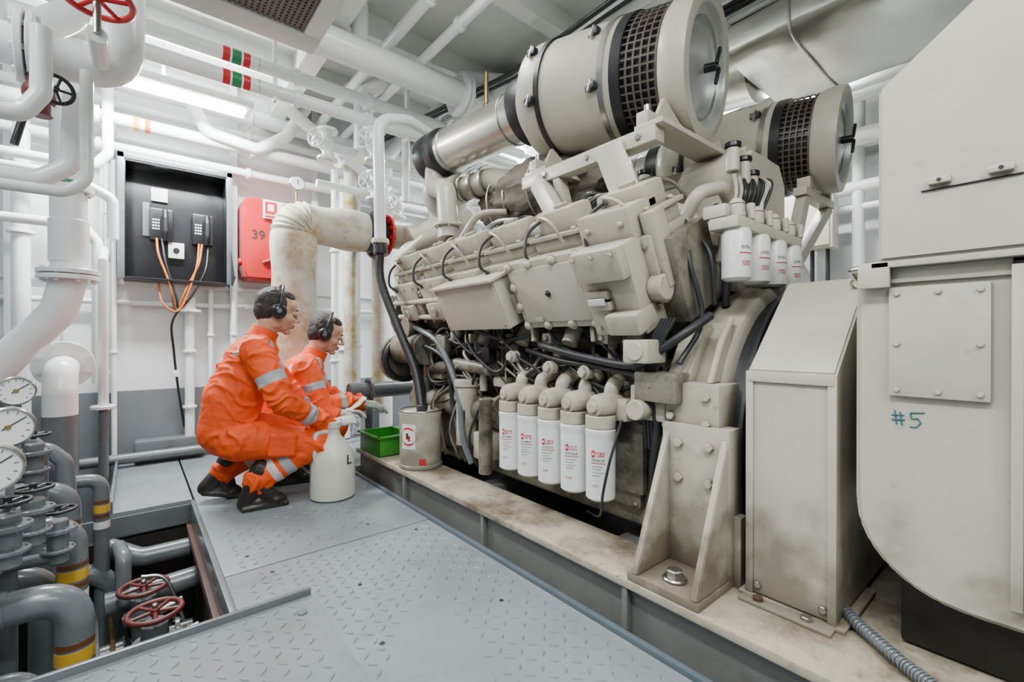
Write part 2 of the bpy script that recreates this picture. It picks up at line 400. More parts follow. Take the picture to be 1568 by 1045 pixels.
b=B('governor_housing',E)
b.box(bk(.99,.13,.03),(.14,.22,.32),CREAM,.012,RBK); b.box(bk(.985,.235,.085),(.10,.20,.11),CREAM,.01,RBK)
b.box(bk(.94,.025,.085),(.12,.13,.075),CREAM,.01,RBK); b.box(bk(1.03,.13,.11),(.02,.10,.03),CREAM,.004,RBK)
b.box(bk(1.03,.09,.11),(.02,.10,.03),CREAM,.004,RBK); b.box(bk(1.03,.11,.127),(.004,.07,.025),FILT,.001,RBK)
b.box(bk(.99,.33,-.06),(.18,.22,.12),CREAM,.012,RBK)
for dy in (-.07,.07): b.dome(bk(.99+dy,.34,.03),n,.011,CREAM)
for dy in (-.08,.0,.08):
    for h in (.0,.27): b.bolt(bk(.99+dy,h,.10 if h<.1 else .14),n,.009,CREAM)
b.bolt(bk(.94,.025,.125),n,.02,CREAM)
b.cyl(bk(.88,.10,.0),bk(.83,.10,.0),.045,CREAM)
b.box(bk(.85,.22,-.05),(.08,.05,.26),CREAM,.008,RBK)
b.done()
b=B('coolant_manifold',E)
b.tube([(1.56,2.62,1.60),(1.50,2.45,1.46),(1.46,2.2,1.43),(1.40,1.40,1.36),(1.50,1.22,1.38)],.043,CREAM2,.12,seg=20)
for y in (2.3,1.95,1.6): b.cyl((1.455,y,1.435-(2.3-y)*.09),(1.455,y-.025,1.43-(2.3-y)*.09),.055,CREAM)
b.tube([(1.35,2.85,1.22),(1.33,2.4,1.20),(1.33,2.12,1.20)],.026,CREAM,.1)
b.tube([(1.40,2.88,1.30),(1.40,2.2,1.29)],.035,CREAM,.1)
for k in range(6): b.cyl((1.40,2.8-k*.11,1.29),(1.38,2.8-k*.11,1.33),.022,CREAM); b.box((1.36,2.82-k*.12,1.24),(.05,.06,.05),CREAM,.008)
for k in range(9): b.cyl((1.33,2.84-k*.08,1.14),(1.31,2.84-k*.08,1.17),.016,CREAM)
b.tube([(1.34,2.85,1.12),(1.32,2.15,1.10)],.018,CREAM,.1)
b.tube([(1.36,2.80,1.03),(1.36,2.1,1.0),(1.45,1.7,.93)],.016,CREAM,.1)
b.done()
b=B('turbocharger',E)
b.prof((1.60,2.72,1.84),(0,-1,0),[(0,.06),(.02,.13),(.09,.15),(.15,.13),(.18,.10),(.3,.09)],CREAM2,32)
b.torus((1.60,2.62,1.84),(0,1,0),.10,.065,CREAM2)
b.tube([(1.52,2.62,2.08),(1.50,2.60,1.86),(1.47,2.40,1.80),(1.45,2.35,1.62),(1.44,2.33,1.48)],.062,CREAM2,.1,seg=20)
b.flange((1.445,2.335,1.56),(0,.03,1),.085,.02,CREAM2,6)
b.tube([(1.62,2.5,1.84),(1.66,2.2,1.84),(1.75,1.9,1.75)],.075,CREAM,.1,seg=20)
for k in range(3): b.cyl((1.62+.012*k,2.42-.1*k,1.84),(1.623+.012*k,2.40-.1*k,1.84),.09,STEEL)
b.tube([(1.45,2.2,1.46),(1.5,2.1,1.58),(1.62,2.0,1.60)],.02,CREAM,spl=True); b.tube([(1.42,2.0,1.40),(1.48,1.92,1.50),(1.62,1.8,1.52)],.014,STEEL,spl=True)
b.done()
b=B('exhaust_blanket',E)
t=bmesh.new(); bmesh.ops.create_icosphere(t,subdivisions=5,radius=1)
for v in t.verts:
    k=1+.20*noise.noise(v.co*3)+.08*noise.noise(v.co*9); v.co=V((v.co.x*.19*k,v.co.y*.5*k,v.co.z*.19*k))
b.add(t,LAGD,Matrix.Translation((1.78,1.88,1.70)))
for y in (1.6,1.8,2.0,2.15): b.torus((1.78,y,1.70),(0,1,0),.190,.006,STEEL)
b.done()
def airfilter(name,face,back,R,duct=None,z1=.27):
    b=B(name,E); face=V(face); back=V(back); d=(back-face).normalized(); L=(back-face).length
    b.prof(face,d,[(0.0,R*.84),(-.004,R*.90),(.001,R*1.03),(.055,R*1.05),(.10,R*1.0),(.115,R*.96)],CREAM2,56,cap=False)
    b.prof(face+d*.028,d,[(0,R*.84),(.012,R*.64),(.010,R*.60),(-.004,R*.42),(-.010,R*.12),(-.015,.001)],DISH,48,cap=False)
    b.prof(face,d,[(0,R*.84),(.028,R*.84)],DISH,48,cap=False)
    b.torus(face+d*.026,d,R*.70,.005,STEEL,48)
    b.cyl(face+d*.02,face-d*.035,.018,BLACKP); F=frame(d)
    for sgn in (1,-1): b.box(face-d*.035+F@V((sgn*.010,sgn*.035,0)),(.020,.072,.014),BLACKP,.006,F@Matrix.Rotation(.3,3,'Z'))
    z0=.115; nr=5; nc=54
    b.prof(face+d*z0,d,[(0,R*.93),(z1-z0,R*.93)],BLACKP,40,cap=False)
    for i in range(nr+1):
        z=z0+(z1-z0)*i/nr; b.prof(face+d*z,d,[(-.0035,R*.965),(-.0035,R*.985),(.0035,R*.985),(.0035,R*.965)],MESHB,72,cap=False)
    vs=[];fs=[]
    for k in range(nc):
        a=2*math.pi*k/nc; da=.0135
        for aa in (a-da,a+da):
            for z in (z0,z1): vs.append(face+F@V((R*.983*math.cos(aa),R*.983*math.sin(aa),0))+d*z)
        o=4*k; fs.append((o,o+2,o+3,o+1))
    b.raw(vs,fs,MESHB)
    b.prof(face+d*z1,d,[(-.006,R*.93),(-.006,R*1.015),(.04,R*1.015),(.04,R)],BLACK,56,cap=False)
    b.prof(face+d*(z1+.04),d,[(0,R*1.0),(L-z1-.16,R*.985),(L-z1-.14,R*1.0),(L-z1-.09,R*.97),(L-z1-.03,R*.72),(L-z1,R*.60)],CREAM2,56)
    for z in (z1+.08,L-.17):
        b.prof(face+d*z,d,[(-.010,R*.99),(-.010,R*1.025),(.014,R*1.025),(.014,R*.99)],BLACK if z>.5 else STEEL,56,cap=False)
        for a in (200,150,330):
            q=face+d*z+V((math.cos(rad(a))*R*1.04,0,math.sin(rad(a))*R*1.04)); b.box(q,(.03,.05,.03),BLACK,.005); b.cyl(q-V((.02,0,.03)),q+V((.0,0,.03)),.008,STEEL)
    if duct:
        e=V(duct); dd=(e-back).normalized(); LL=(e-back).length
        b.prof(back-dd*.03,dd,[(0,R*.60),(.03,R*.64),(.13,R*.64),(.15,R*.54)],BLACK,40)
        b.prof(back+dd*.08,dd,[(0,R*.50),(LL-.2,R*.50)],ALU,40)
        b.prof(back+dd*(LL-.16),dd,[(0,R*.52),(.02,R*.58),(.08,R*.58),(.10,R*.54),(.14,R*.58),(.20,R*.56),(.24,R*.40)],BLACK,40)
        b.torus(back+dd*.20,dd,R*.505,.006,STEEL); b.torus(back+dd*(LL-.2),dd,R*.505,.006,STEEL)
    b.done()
airfilter('air_filter_near',(1.80,.915,1.985),(1.64,1.74,2.10),.268,(1.55,2.68,2.09))
airfilter('air_filter_far',(2.78,.70,1.895),(2.66,1.6,1.98),.248,(2.6,2.5,2.0),.25)
b=B('filter_support_frame',E)
b.bb((1.44,.93,1.60),(1.50,1.66,1.66),CREAM2,.004); b.bb((1.44,.90,1.655),(2.05,1.02,1.675),CREAM2,.003)
b.bb((1.96,.93,1.60),(2.02,1.66,1.66),CREAM2,.004); b.bb((1.44,1.5,1.655),(2.0,1.64,1.675),CREAM2,.003)
b.beam((1.42,1.12,1.62),(1.50,.905,1.00),.05,.11,CREAM2)
b.beam((1.445,1.55,1.61),(1.40,1.33,1.33),.05,.08,CREAM2)
b.beam((1.47,1.44,1.61),(1.53,1.38,1.25),.04,.05,CREAM2)
for y in (.96,1.56):
    b.prism([(1.54,1.675),(1.48,1.675),(1.55,1.80),(1.66,1.735),(1.78,1.705),(1.90,1.72),(1.99,1.76),(2.03,1.675)],'Y',y,y+.02,CREAM2,.002)
    b.box((1.48,y+.03,1.70),(.07,.05,.05),CREAM2,.004); b.cyl((1.48,y+.03,1.70),(1.48,y+.03,1.76),.012,STEEL)
for y in (1.0,1.25,1.5): b.bolt((1.44,y,1.63),(-1,0,0),.012,STEEL)
b.bb((2.55,.80,1.60),(2.98,.86,1.64),CREAM2,.003); b.beam((2.6,.83,1.60),(2.45,.85,1.2),.05,.05,CREAM2); b.beam((2.95,.83,1.60),(2.6,.9,1.2),.05,.05,CREAM2)
b.bb((2.60,.80,1.64),(2.64,.86,1.70),CREAM2,.003); b.bb((2.90,.80,1.64),(2.94,.86,1.70),CREAM2,.003)
b.done()
b=B('charge_air_cooler',E)
b.prism([(1.62,1.14),(1.64,1.34),(1.76,1.48),(2.3,1.48),(2.4,1.36),(2.38,1.14)],'Y',1.0,2.4,CREAMD,.02)
for k in range(6): b.bb((1.61,1.05+k*.22,1.2),(1.66,1.09+k*.22,1.40),CREAM,.004)
b.prism([(1.86,1.30),(1.84,1.58),(1.92,1.68),(2.22,1.68),(2.3,1.58),(2.3,1.30)],'Y',.80,1.1,CREAM2,.03)
b.bb((1.76,.80,1.06),(2.3,1.05,1.34),CREAM,.02)
b.bb((1.60,.88,1.02),(1.76,1.04,1.22),CREAMD,.012); b.cyl((1.68,.86,1.12),(1.68,.80,1.12),.05,CREAM); b.box((1.70,.87,1.28),(.09,.05,.08),CREAM,.008)
b.tube([(1.62,.94,1.30),(1.60,.86,1.42),(1.72,.82,1.46),(1.80,.82,1.40),(1.8,.82,1.2)],.026,CREAM2,.06)
b.tube([(1.94,.80,1.14),(1.94,.78,1.46),(2.02,.78,1.52),(2.3,.9,1.54)],.022,WHITE,.05)
b.tube([(1.50,1.22,1.38),(1.58,1.04,1.42),(1.64,.90,1.36),(1.66,.85,1.1)],.028,CREAM,.06)
b.tube([(1.66,.78,1.0),(1.67,.78,1.28),(1.75,.86,1.4)],.014,HOSE,.04)
for (x,y,z) in ((1.70,1.15,1.50),(1.9,.79,1.44),(1.83,.79,1.48),(1.76,.80,1.52)): b.cyl((x,y,z),(x,y,z+.09),.024,CREAM2); b.cyl((x,y,z+.09),(x,y,z+.11),.03,BLACKP)
for k in range(9): b.tube([(1.72+.03*k,.80,1.34),(1.70+.04*k,.76,1.42+.012*k),(1.80+.03*k,.82,1.56)],.007,random.choice([HOSE,BLACK,CREAM2]),spl=True,seg=8)
for k in range(10):
    y=random.uniform(1.1,2.2); b.tube([(1.62,y,1.36),(1.55,y-.05,1.46+random.uniform(0,.08)),(1.60,y-.16,1.50),(1.70,y-.2,1.42)],random.uniform(.007,.014),random.choice([HOSE,CREAM,STEEL,CREAMD]),spl=True,seg=8)
b.done()
b=B('fuel_filters',E)
b.bb((1.49,.66,1.245),(2.06,.76,1.285),CREAM2,.008); b.bb((1.49,.70,1.285),(2.06,.78,1.33),CREAM2,.008)
for k in range(4):
    x=1.545+.15*k
    b.prof((x,.69,1.075),(0,0,1),[(0,.035),(.008,.046),(.155,.046),(.17,.04)],FILT,24)
    b.letters((x,.69),.0468,1.12,1.136,226,262,LABR,3,1.6); b.patch((x,.69),.0468,1.16,1.163,215,275,LABR); b.letters((x,.69),.0468,1.175,1.185,222,264,INK,2.2,1.2)
    b.cyl((x,.69,1.285),(x,.69,1.33),.026,CREAM2); b.dome((x,.69,1.33),(0,0,1),.022,CREAM2); b.cyl((x+.06,.67,1.285),(x+.06,.67,1.34),.014,CREAM2)
b.done()
b=B('oil_filters',E)
b.bb((1.37,1.00,.575),(1.50,1.74,.66),CREAM,.02); b.bb((1.44,.98,.30),(1.475,1.74,.60),CREAMD,.01)
for k in range(5):
    y=1.092+.1305*k; c=(1.335,y); r_=.0558
    b.prof((1.335,y,.285),(0,0,1),[(0,.030),(.004,.046),(.012,.054),(.225,.055),(.238,.055),(.245,.057),(.262,.057),(.268,.05)],FILT,36)
    b.patch(c,r_,.452,.476,184,197,LABR); b.letters(c,r_,.455,.472,201,236,LABR,3.4,1.4); b.patch(c,.0562,.459,.469,187,194,FILT,2)
    b.letters(c,r_,.438,.446,184,234,INK,1.8,1.0); b.patch(c,r_,.430,.432,180,238,LABR)
    for q in range(4): b.letters(c,r_,.417-.011*q,.4215-.011*q,186,186+[44,36,46,30][q],INK,1.1,.8)
    b.letters(c,r_,.345,.352,188,214,LABR,1.6,.9)
    b.cyl((1.335,y,.553),(1.335,y,.60),.056,CREAM); b.prof((1.44,y,.63),(-1,0,0),[(0,.05),(.07,.05),(.12,.046),(.145,.034),(.15,.0001)],CREAM,28)
    b.cyl((1.30,y,.63),(1.283,y,.63),.02,CREAM); b.tube([(1.40,y,.64),(1.40,y,.70),(1.48,y,.73)],.03,CREAM,.04)
    b.bolt((1.37,y+.06,.615),(-1,0,0),.011,CREAM)
b.done()
b=B('oil_cooler',E)
b.cyl((1.47,1.85,.50),(1.47,2.75,.50),.07,CREAMD,seg=28); b.flange((1.47,1.85,.50),(0,1,0),.09,.03,CREAMD,8); b.flange((1.47,2.6,.50),(0,1,0),.09,.03,CREAMD,8)
b.cyl((1.42,2.1,.30),(1.42,2.1,.62),.06,CREAM,seg=28); b.cyl((1.42,2.1,.62),(1.42,2.1,.66),.07,CREAM)
b.cyl((1.44,2.62,.34),(1.44,2.62,.64),.075,CREAMD); b.box((1.42,1.9,.33),(.12,.12,.14),CREAM,.015); b.cyl((1.37,1.86,.20),(1.37,1.86,.58),.035,CREAMD)
b.tube([(1.44,2.5,.70),(1.42,2.2,.74),(1.44,1.9,.72)],.035,CREAMD,.1)
b.cyl((1.40,2.5,.82),(1.40,2.85,.82),.10,CREAMD); b.cyl((1.33,2.68,.95),(1.45,2.68,.95),.07,CREAMD); b.torus((1.42,2.85,.75),(0,1,0),.14,.02,BLACK)
b.cyl((1.42,2.93,.75),(1.42,2.88,.75),.16,CREAMD); b.cyl((1.55,2.95,1.05),(1.55,2.86,1.05),.2,CREAMD)
b.tube([(1.5,2.9,1.2),(1.42,2.95,1.35),(1.45,2.9,1.5),(1.6,2.8,1.55)],.05,CREAM2,.1)
b.tube([(1.38,2.8,1.42),(1.45,2.6,1.52),(1.55,2.45,1.55)],.05,CREAM,.08)
b.done()
b=B('injection_accessories',E)
for k in range(6):
    y=1.02+k*.31
    b.cyl((1.46,y,.93),(1.42,y,.86),.035,CREAM); b.box((1.44,y+.12,.885),(.08,.06,.05),CREAM,.01); b.cyl((1.47,y+.12,.93),(1.47,y+.12,.78),.02,CREAM)
    b.bolt((1.40,y+.12,.885),(-1,0,0),.012,CREAM)
    b.box((1.47,y+.2,.66),(.06,.10,.05),CREAM,.01); b.cyl((1.46,y+.05,.60),(1.46,y+.05,.72),.022,CREAM)
b.box((1.33,.90,.84),(.11,.10,.08),CREAM,.01); b.cyl((1.29,.90,.84),(1.27,.90,.84),.032,CREAM); b.box((1.37,.86,.72),(.09,.16,.10),CREAMD,.01)
b.bb((1.36,.84,.60),(1.44,.98,.72),CREAM,.01); b.cyl((1.38,.92,.64),(1.30,.92,.64),.035,CREAM)
for (y,z) in ((1.65,.80),(1.4,.76),(1.2,.75)): b.cyl((1.40,y,z),(1.36,y,z),.028,CREAM); b.bolt((1.36,y,z),(-1,0,0),.020,CREAM)
b.box((1.40,1.9,.80),(.05,.12,.08),BLACKP,.006); b.box((1.39,2.3,.85),(.05,.1,.1),CREAMD,.01)
for y in (1.55,1.2): b.beam((1.42,y,.99),(1.40,y-.03,.87),.02,.035,CREAM)
b.done()
b=B('hoses_and_cables',E)
def hz(pts,r=.012,m=HOSE): b.tube(pts,r,m,spl=True,seg=10)
hz([(1.41,1.50,.86),(1.37,1.43,.85),(1.36,1.19,.81),(1.34,.95,.79),(1.35,.86,.84),(1.38,.78,.90),(1.47,.74,.96)],.015)
hz([(1.42,1.60,.83),(1.39,1.35,.79),(1.38,1.1,.77),(1.36,.93,.74),(1.37,.88,.6),(1.38,.90,.42),(1.42,.93,.3)],.012)
hz([(1.42,2.85,.9),(1.38,2.7,.96),(1.36,2.5,.93),(1.37,2.3,.84),(1.37,2.12,.60),(1.36,2.05,.35),(1.38,2.0,.22)],.017,GREYP)
hz([(1.43,2.75,.8),(1.37,2.5,.84),(1.38,2.25,.75),(1.39,2.2,.5),(1.38,2.1,.3),(1.42,2.05,.2)],.013)
hz([(1.36,2.2,1.04),(1.34,2.1,.9),(1.37,1.95,.80),(1.40,1.85,.9),(1.38,1.95,1.03)],.008)
hz([(1.36,2.0,1.03),(1.35,1.98,.85),(1.38,1.80,.72),(1.40,1.72,.80),(1.38,1.78,1.02)],.008)
hz([(1.36,1.93,1.02),(1.33,1.88,.93),(1.37,1.70,.88),(1.40,1.55,.90)],.011)
hz([(1.37,1.75,1.02),(1.34,1.72,.92),(1.38,1.62,.80),(1.40,1.5,.74),(1.42,1.45,.66)],.007)
for i in range(52):
    y=random.uniform(1.0,2.75); z=random.uniform(.66,1.0); y2=max(.9,y-random.uniform(.15,.5))
    hz([(1.50,y,z),(random.uniform(1.40,1.45),y*.7+y2*.3,z-random.uniform(-.05,.16)),(random.uniform(1.40,1.45),y*.3+y2*.7,z-random.uniform(-.03,.2)),(1.50,y2,z-random.uniform(0,.2))],random.uniform(.004,.009),random.choice([HOSE,HOSE,CREAMD,CREAM,BLACK]))
for i in range(8):
    y=random.uniform(1.8,2.7); hz([(1.45,y,.6),(1.38,y+random.uniform(-.08,.08),.5),(1.38,y+random.uniform(-.1,.1),.35),(1.42,y,.2)],random.uniform(.006,.012),random.choice([HOSE,CREAMD,CREAM,GREYP]))
for k in range(5): hz([(1.355,.80+.012*k,.95),(1.345,.85+.01*k,.85),(1.37,.88+.012*k,.70),(1.38,.87+.014*k,.5)],.006)
hz([(1.50,.85,1.3),(1.44,.80,1.15),(1.47,.77,.95),(1.38,.80,.8)],.009); hz([(1.56,.86,1.28),(1.52,.77,1.18),(1.54,.76,1.0)],.008)
hz([(1.30,.97,.60),(1.26,.99,.46),(1.26,1.02,.34),(1.34,1.10,.22),(1.44,1.25,.17)],.005)
b.done()
b=B('flywheel_housing',E)
b.prof((2.0,.84,.50),(0,-1,0),[(0,.50),(.0,.585),(.04,.60),(.15,.60),(.16,.58)],CREAM,72)
b.prof((2.0,.70,.50),(0,-1,0),[(0,.555),(.08,.555)],BLACK,64)
b.prof((2.0,.625,.50),(0,-1,0),[(0,.597),(.012,.597)],BLACK,64)
b.bb((1.365,.66,.58),(1.75,.86,.74),CREAM,.012); b.prism([(1.37,.58),(1.37,.72),(1.50,.92),(1.7,.95),(1.7,.58)],'Y',.78,.86,CREAM,.01)
b.prism([(1.48,.74),(1.40,.74),(1.48,.88),(1.56,.96)],'Y',.70,.72,CREAM,.003)
for y,z in ((.82,.70),(.82,.63),(.70,.70),(.70,.615)): b.bolt((1.365,y,z),(-1,0,0),.014,CREAM,.014)
for k in range(5):
    a=rad(170-k*17); b.bolt((2.0+.56*math.cos(a),.69,.5+.56*math.sin(a)),(0,-1,0),.012,CREAM)
b.done()
b=B('engine_mount_bracket',E)
b.bb((1.165,.62,.14),(1.42,.85,.165),CREAM,.004)
for y in (.635,.825): b.prism([(1.165,.165),(1.355,.60),(1.42,.60),(1.42,.165)],'Y',y-.011,y+.011,CREAM,.003)
b.bb((1.345,.62,.165),(1.42,.84,.61),CREAM,.003)
for y,z in ((.78,.55),(.68,.55),(.78,.44),(.68,.44)): b.bolt((1.345,y,z),(-1,0,0),.014,CREAM,.014)
b.cyl((1.235,.73,.165),(1.235,.73,.175),.035,STEEL); b.bolt((1.235,.73,.175),(0,0,1),.024,STEEL,.022)
b.prof((1.235,.73,.12),(0,0,1),[(0,.07),(.02,.07)],RUST,24)
b.done()
b=B('flywheel_guard',E)
b.prism(sym([(1.37,.15),(1.37,.79),(1.67,1.065)]),'Y',.362,.58,CREAM2,.006)
b.bb((1.364,.36,.15),(1.372,.38,.79),CREAM2,.002); b.bb((1.364,.562,.15),(1.372,.582,.79),CREAM2,.002)
b.box((1.366,.47,.775),(.008,.21,.03),CREAM2,.002)
for y in (.39,.55): b.bolt((1.37,y,.18),(-1,0,0),.01,STEEL)
b.torus((1.62,.372,1.04),(1,0,1),.02,.004,STEEL)
b.bb((1.32,.36,.14),(1.375,.585,.148),CREAM2,.002)
b.bolt((1.345,.42,.148),(0,0,1),.014,STEEL); b.bolt((1.345,.54,.148),(0,0,1),.014,RUST)
b.bb((1.375,.60,.14),(1.42,.64,.35),CREAM,.004)
b.done()
# ---------------------------------------------------------------- generator
G=group('alternator')
b=B('housing',G)
arc=[(.32-.20+.20*math.cos(rad(a)),.49+.20*math.sin(rad(a))) for a in range(0,-91,-15)]
b.prism([(.32,1.04)]+arc+[(-1.3,.29),(-1.3,1.04)],'X',1.36,2.6,CREAM2,.010)
b.bb((1.348,-1.2,.34),(1.362,.055,1.03),CREAM2,.003); b.bb((1.34,.045,.34),(1.362,.062,1.03),CREAM2,.002)
b.bb((1.352,.06,1.01),(1.37,.31,1.045),CREAM2,.003)
b.bb((1.348,.09,.75),(1.36,.255,1.0),CREAM2,.003)
for y in (.105,.17,.24):
    for z in (.765,.87,.985):
        if not(y==.17 and z==.87): b.bolt((1.349,y,z),(-1,0,0),.006,CREAM2,.006)
b.bb((1.40,-1.1,.14),(1.6,-.2,.29),CREAMD,.01); b.bb((1.45,.0,.14),(1.9,.25,.29),DARKB,.01)
for (p,q) in (((.203,.732),(.197,.682)),((.188,.728),(.182,.680)),((.212,.715),(.176,.718)),((.212,.698),(.174,.702)),((.160,.728),(.158,.708)),((.160,.728),(.122,.732)),((.158,.708),(.140,.710)),((.140,.710),(.132,.695)),((.132,.695),(.146,.678)),((.146,.678),(.162,.680))):
    f=lambda u:(1.3585,.222+(u[0]-.167)*.65,.698+(u[1]-.705)*.65)
    b.cyl(f(p),f(q),.0013,TEAL,seg=6)
b.done()
b=B('terminal_box',G)
b.prism([(.27,1.06),(.27,1.455),(.12,1.575),(-.35,1.96),(-1.3,1.96),(-1.3,1.06)],'X',1.325,2.3,CREAM2,.006)
b.bb((1.33,-1.3,1.045),(2.3,.285,1.06),CREAM2,.002)
b.bb((1.33,.25,1.0),(1.345,.31,1.06),CREAM2,.003)
for y in (.165,.075): b.bb((1.31,y-.018,1.212),(1.326,y+.018,1.226),CREAM2,.002); b.bolt((1.311,y,1.219),(-1,0,0),.004,INK)
b.box((1.3235,.12,1.203),(.004,.15,.003),BLACKP,.001)
b.tube([(1.34,.29,1.05),(1.36,.33,1.05),(1.45,.34,1.04)],.008,STEEL,.02)
b.bb((1.60,.28,1.02),(1.9,.33,1.16),CREAM2,.006); b.bb((1.55,.29,1.0),(1.95,.32,1.03),CREAM2,.003)
b.done()
b=B('flexible_conduit',G)
cp=[V((1.52,.42,.158)),V((1.40,.32,.160)),V((1.31,.22,.160)),V((1.25,.14,.160))]
b.tube(cp,.012,GREYP,spl=True)
for i in range(3):
    for j in range(12):
        u=j/12; p=cp[i].lerp(cp[i+1],u); b.torus(p,(cp[i+1]-cp[i]),.013,.003,GREYP,14,6)
b.tube([(1.26,.15,.16),(1.24,.12,.16),(1.20,.06,.15),(1.18,-.05,.12)],.018,BLACK,spl=True)
b.done()
# ---------------------------------------------------------------- oil can
g=group('oil_drum')
b=B('can',g); c=(1.295,2.40)
b.prof((c[0],c[1],.14),(0,0,1),[(0,.115),(.004,.125),(.02,.125),(.024,.121),(.30,.121),(.31,.126),(.33,.126),(.333,.12),(.32,.115),(.32,.0001)],CREAM2,44)
b.torus((c[0],c[1],.468),(0,0,1),.122,.006,STEEL,44)
b.patch(c,.1218,.17,.205,238,256,LABR)
def disc_patch(b,c,r,a_c,zc,R,m,N=20):
    vs=[(c[0]+r*math.cos(rad(a_c)),c[1]+r*math.sin(rad(a_c)),zc)];fs=[]
    for i in range(N):
        u=2*math.pi*i/N; a=rad(a_c)+R*math.cos(u)/r; vs.append((c[0]+r*math.cos(a),c[1]+r*math.sin(a),zc+R*math.sin(u)))
    for i in range(N): fs.append((0,1+i,1+(i+1)%N))
    b.raw(vs,fs,m)
b.patch(c,.1214,.26,.40,184,228,FILT,14); disc_patch(b,c,.1219,206,.33,.052,LABR); disc_patch(b,c,.1223,206,.33,.042,FILT); b.patch(c,.1226,.315,.35,200,207,INK,4); b.patch(c,.1226,.305,.335,206,213,LABR,4)
b.cyl((1.28,2.36,.46),(1.28,2.36,.50),.03,HOSE); b.cyl((1.33,2.44,.46),(1.33,2.44,.50),.03,HOSE)
b.done()
b=B('suction_hoses',g)
b.tube([(1.20,2.75,1.47),(1.20,2.74,1.25),(1.25,2.60,.95),(1.29,2.46,.70),(1.28,2.36,.48)],.026,BLACK,spl=True)
b.tube([(1.38,2.75,.9),(1.34,2.57,.74),(1.34,2.47,.6),(1.33,2.44,.48)],.022,BLACK,spl=True)
b.done()
b=B('white_standpipe'); b.tube([(1.20,2.75,1.49),(1.19,2.76,2.28),(1.40,2.76,2.33),(1.75,2.85,2.30),(2.4,2.85,2.30)],.036,WHITE,.14,seg=18)
b.flange((1.20,2.75,1.50),(0,0,1),.055,.03,CREAM2,6); b.cyl((1.20,2.75,1.42),(1.20,2.75,1.49),.045,BLACK); b.cyl((1.70,2.83,2.30),(1.73,2.835,2.30),.05,STEEL); b.done()
b=B('green_tray'); ty=.09
for (p,q) in (((1.17,2.62,.141),(1.40,2.92,.148)),((1.17,2.62,.141),(1.178,2.92,.26)),((1.392,2.62,.141),(1.40,2.92,.26)),((1.17,2.62,.141),(1.40,2.628,.26)),((1.17,2.912,.141),(1.40,2.92,.26))): b.bb((p[0],p[1]+ty,p[2]),(q[0],q[1]+ty,q[2]),GREEN,.002)
for (p,q) in (((1.155,2.605,.255),(1.18,2.935,.268)),((1.39,2.605,.255),(1.415,2.935,.268)),((1.155,2.605,.255),(1.415,2.63,.268)),((1.155,2.91,.255),(1.415,2.935,.268))): b.bb((p[0],p[1]+ty,p[2]),(q[0],q[1]+ty,q[2]),GREEN,.003)
b.done()
b=B('drain_pipe'); b.tube([(1.20,3.30,.50),(1.75,3.30,.50)],.06,GREYP,.1); b.flange((1.35,3.30,.5),(1,0,0),.09,.02,GREYP,8); b.tube([(1.35,3.30,.5),(1.35,3.30,0.0)],.03,GREYP); b.done()
# ---------------------------------------------------------------- jug
g=group('plastic_jug'); jc=(.855,2.60)
b=B('body',g)
b.prof((jc[0],jc[1],0.001),(0,0,1),[(0,.105),(.01,.118),(.03,.12),(.20,.117),(.24,.11),(.28,.09),(.315,.065),(.34,.042),(.36,.036),(.395,.036)],JUGM,40)
b.cyl((jc[0],jc[1],.385),(jc[0],jc[1],.42),.042,JUGM,seg=24)
b.tube([(jc[0]-.035,jc[1]-.01,.37),(jc[0]-.10,jc[1]-.03,.37),(jc[0]-.115,jc[1]-.035,.30),(jc[0]-.10,jc[1]-.03,.22)],.014,JUGM,.03)
b.done()
text('letter_label','L',.075,Matrix.Translation((jc[0]+.121*math.cos(rad(295)),jc[1]+.121*math.sin(rad(295)),.22))@Matrix.Rotation(rad(25),4,'Z')@MY,INK,g,.0015)
# ---------------------------------------------------------------- back wall equipment
g=group('telephone_box'); y=4.18
b=B('enclosure',g)
b.bb((-.05,4.36,1.32),(.56,4.39,2.14),BLACKP,.003)
b.bb((-.06,y,1.32),(-.045,4.39,2.15),BLACKP,.003); b.bb((.555,y,1.32),(.57,4.39,2.15),BLACKP,.003); b.bb((-.06,y,2.135),(.57,4.39,2.15),BLACKP,.003); b.bb((-.06,y,1.31),(.57,4.39,1.325),BLACKP,.003)
for p,q in (((-.09,y-.01,1.31),(-.05,y,2.19)),((.56,y-.01,1.31),(.60,y,2.19)),((-.09,y-.01,2.15),(.60,y,2.19))): b.bb(p,q,GREYP,.003)
b.prism([(4.17,1.30),(4.17,1.62),(4.02,1.36)],'X',.59,.60,BLACKP,.001)
b.done()
b=B('handsets',g)
for x in (.16,.42):
    b.bb((x-.07,4.30,1.62),(x+.07,4.36,1.86),BLACKP,.012); b.tube([(x+.02,4.26,1.84),(x+.02,4.23,1.78),(x+.02,4.23,1.68),(x+.02,4.26,1.62)],.018,BLACK,.03)
    for i in range(3):
        for j in range(4): b.bb((x-.055+.016*i,4.295,1.70+.022*j),(x-.044+.016*i,4.30,1.712+.022*j),FILT,.001)
b.bb((.10,4.34,1.92),(.20,4.36,2.02),FILT,.003); b.bb((.20,4.32,1.50),(.30,4.36,1.62),FILT,.005); b.cyl((.25,4.31,1.56),(.25,4.32,1.56),.02,BLACKP); b.bb((.05,4.34,1.65),(.09,4.36,1.9),GREYP,.002)
b.done()
b=B('cords',g)
b.tube([(.13,4.28,1.63),(.14,4.22,1.5),(.20,4.2,1.30),(.22,4.22,1.18),(.24,4.3,1.1)],.008,ORC,spl=True)
b.tube([(.16,4.28,1.63),(.18,4.22,1.45),(.24,4.2,1.2),(.25,4.22,1.12)],.008,BLACK,spl=True)
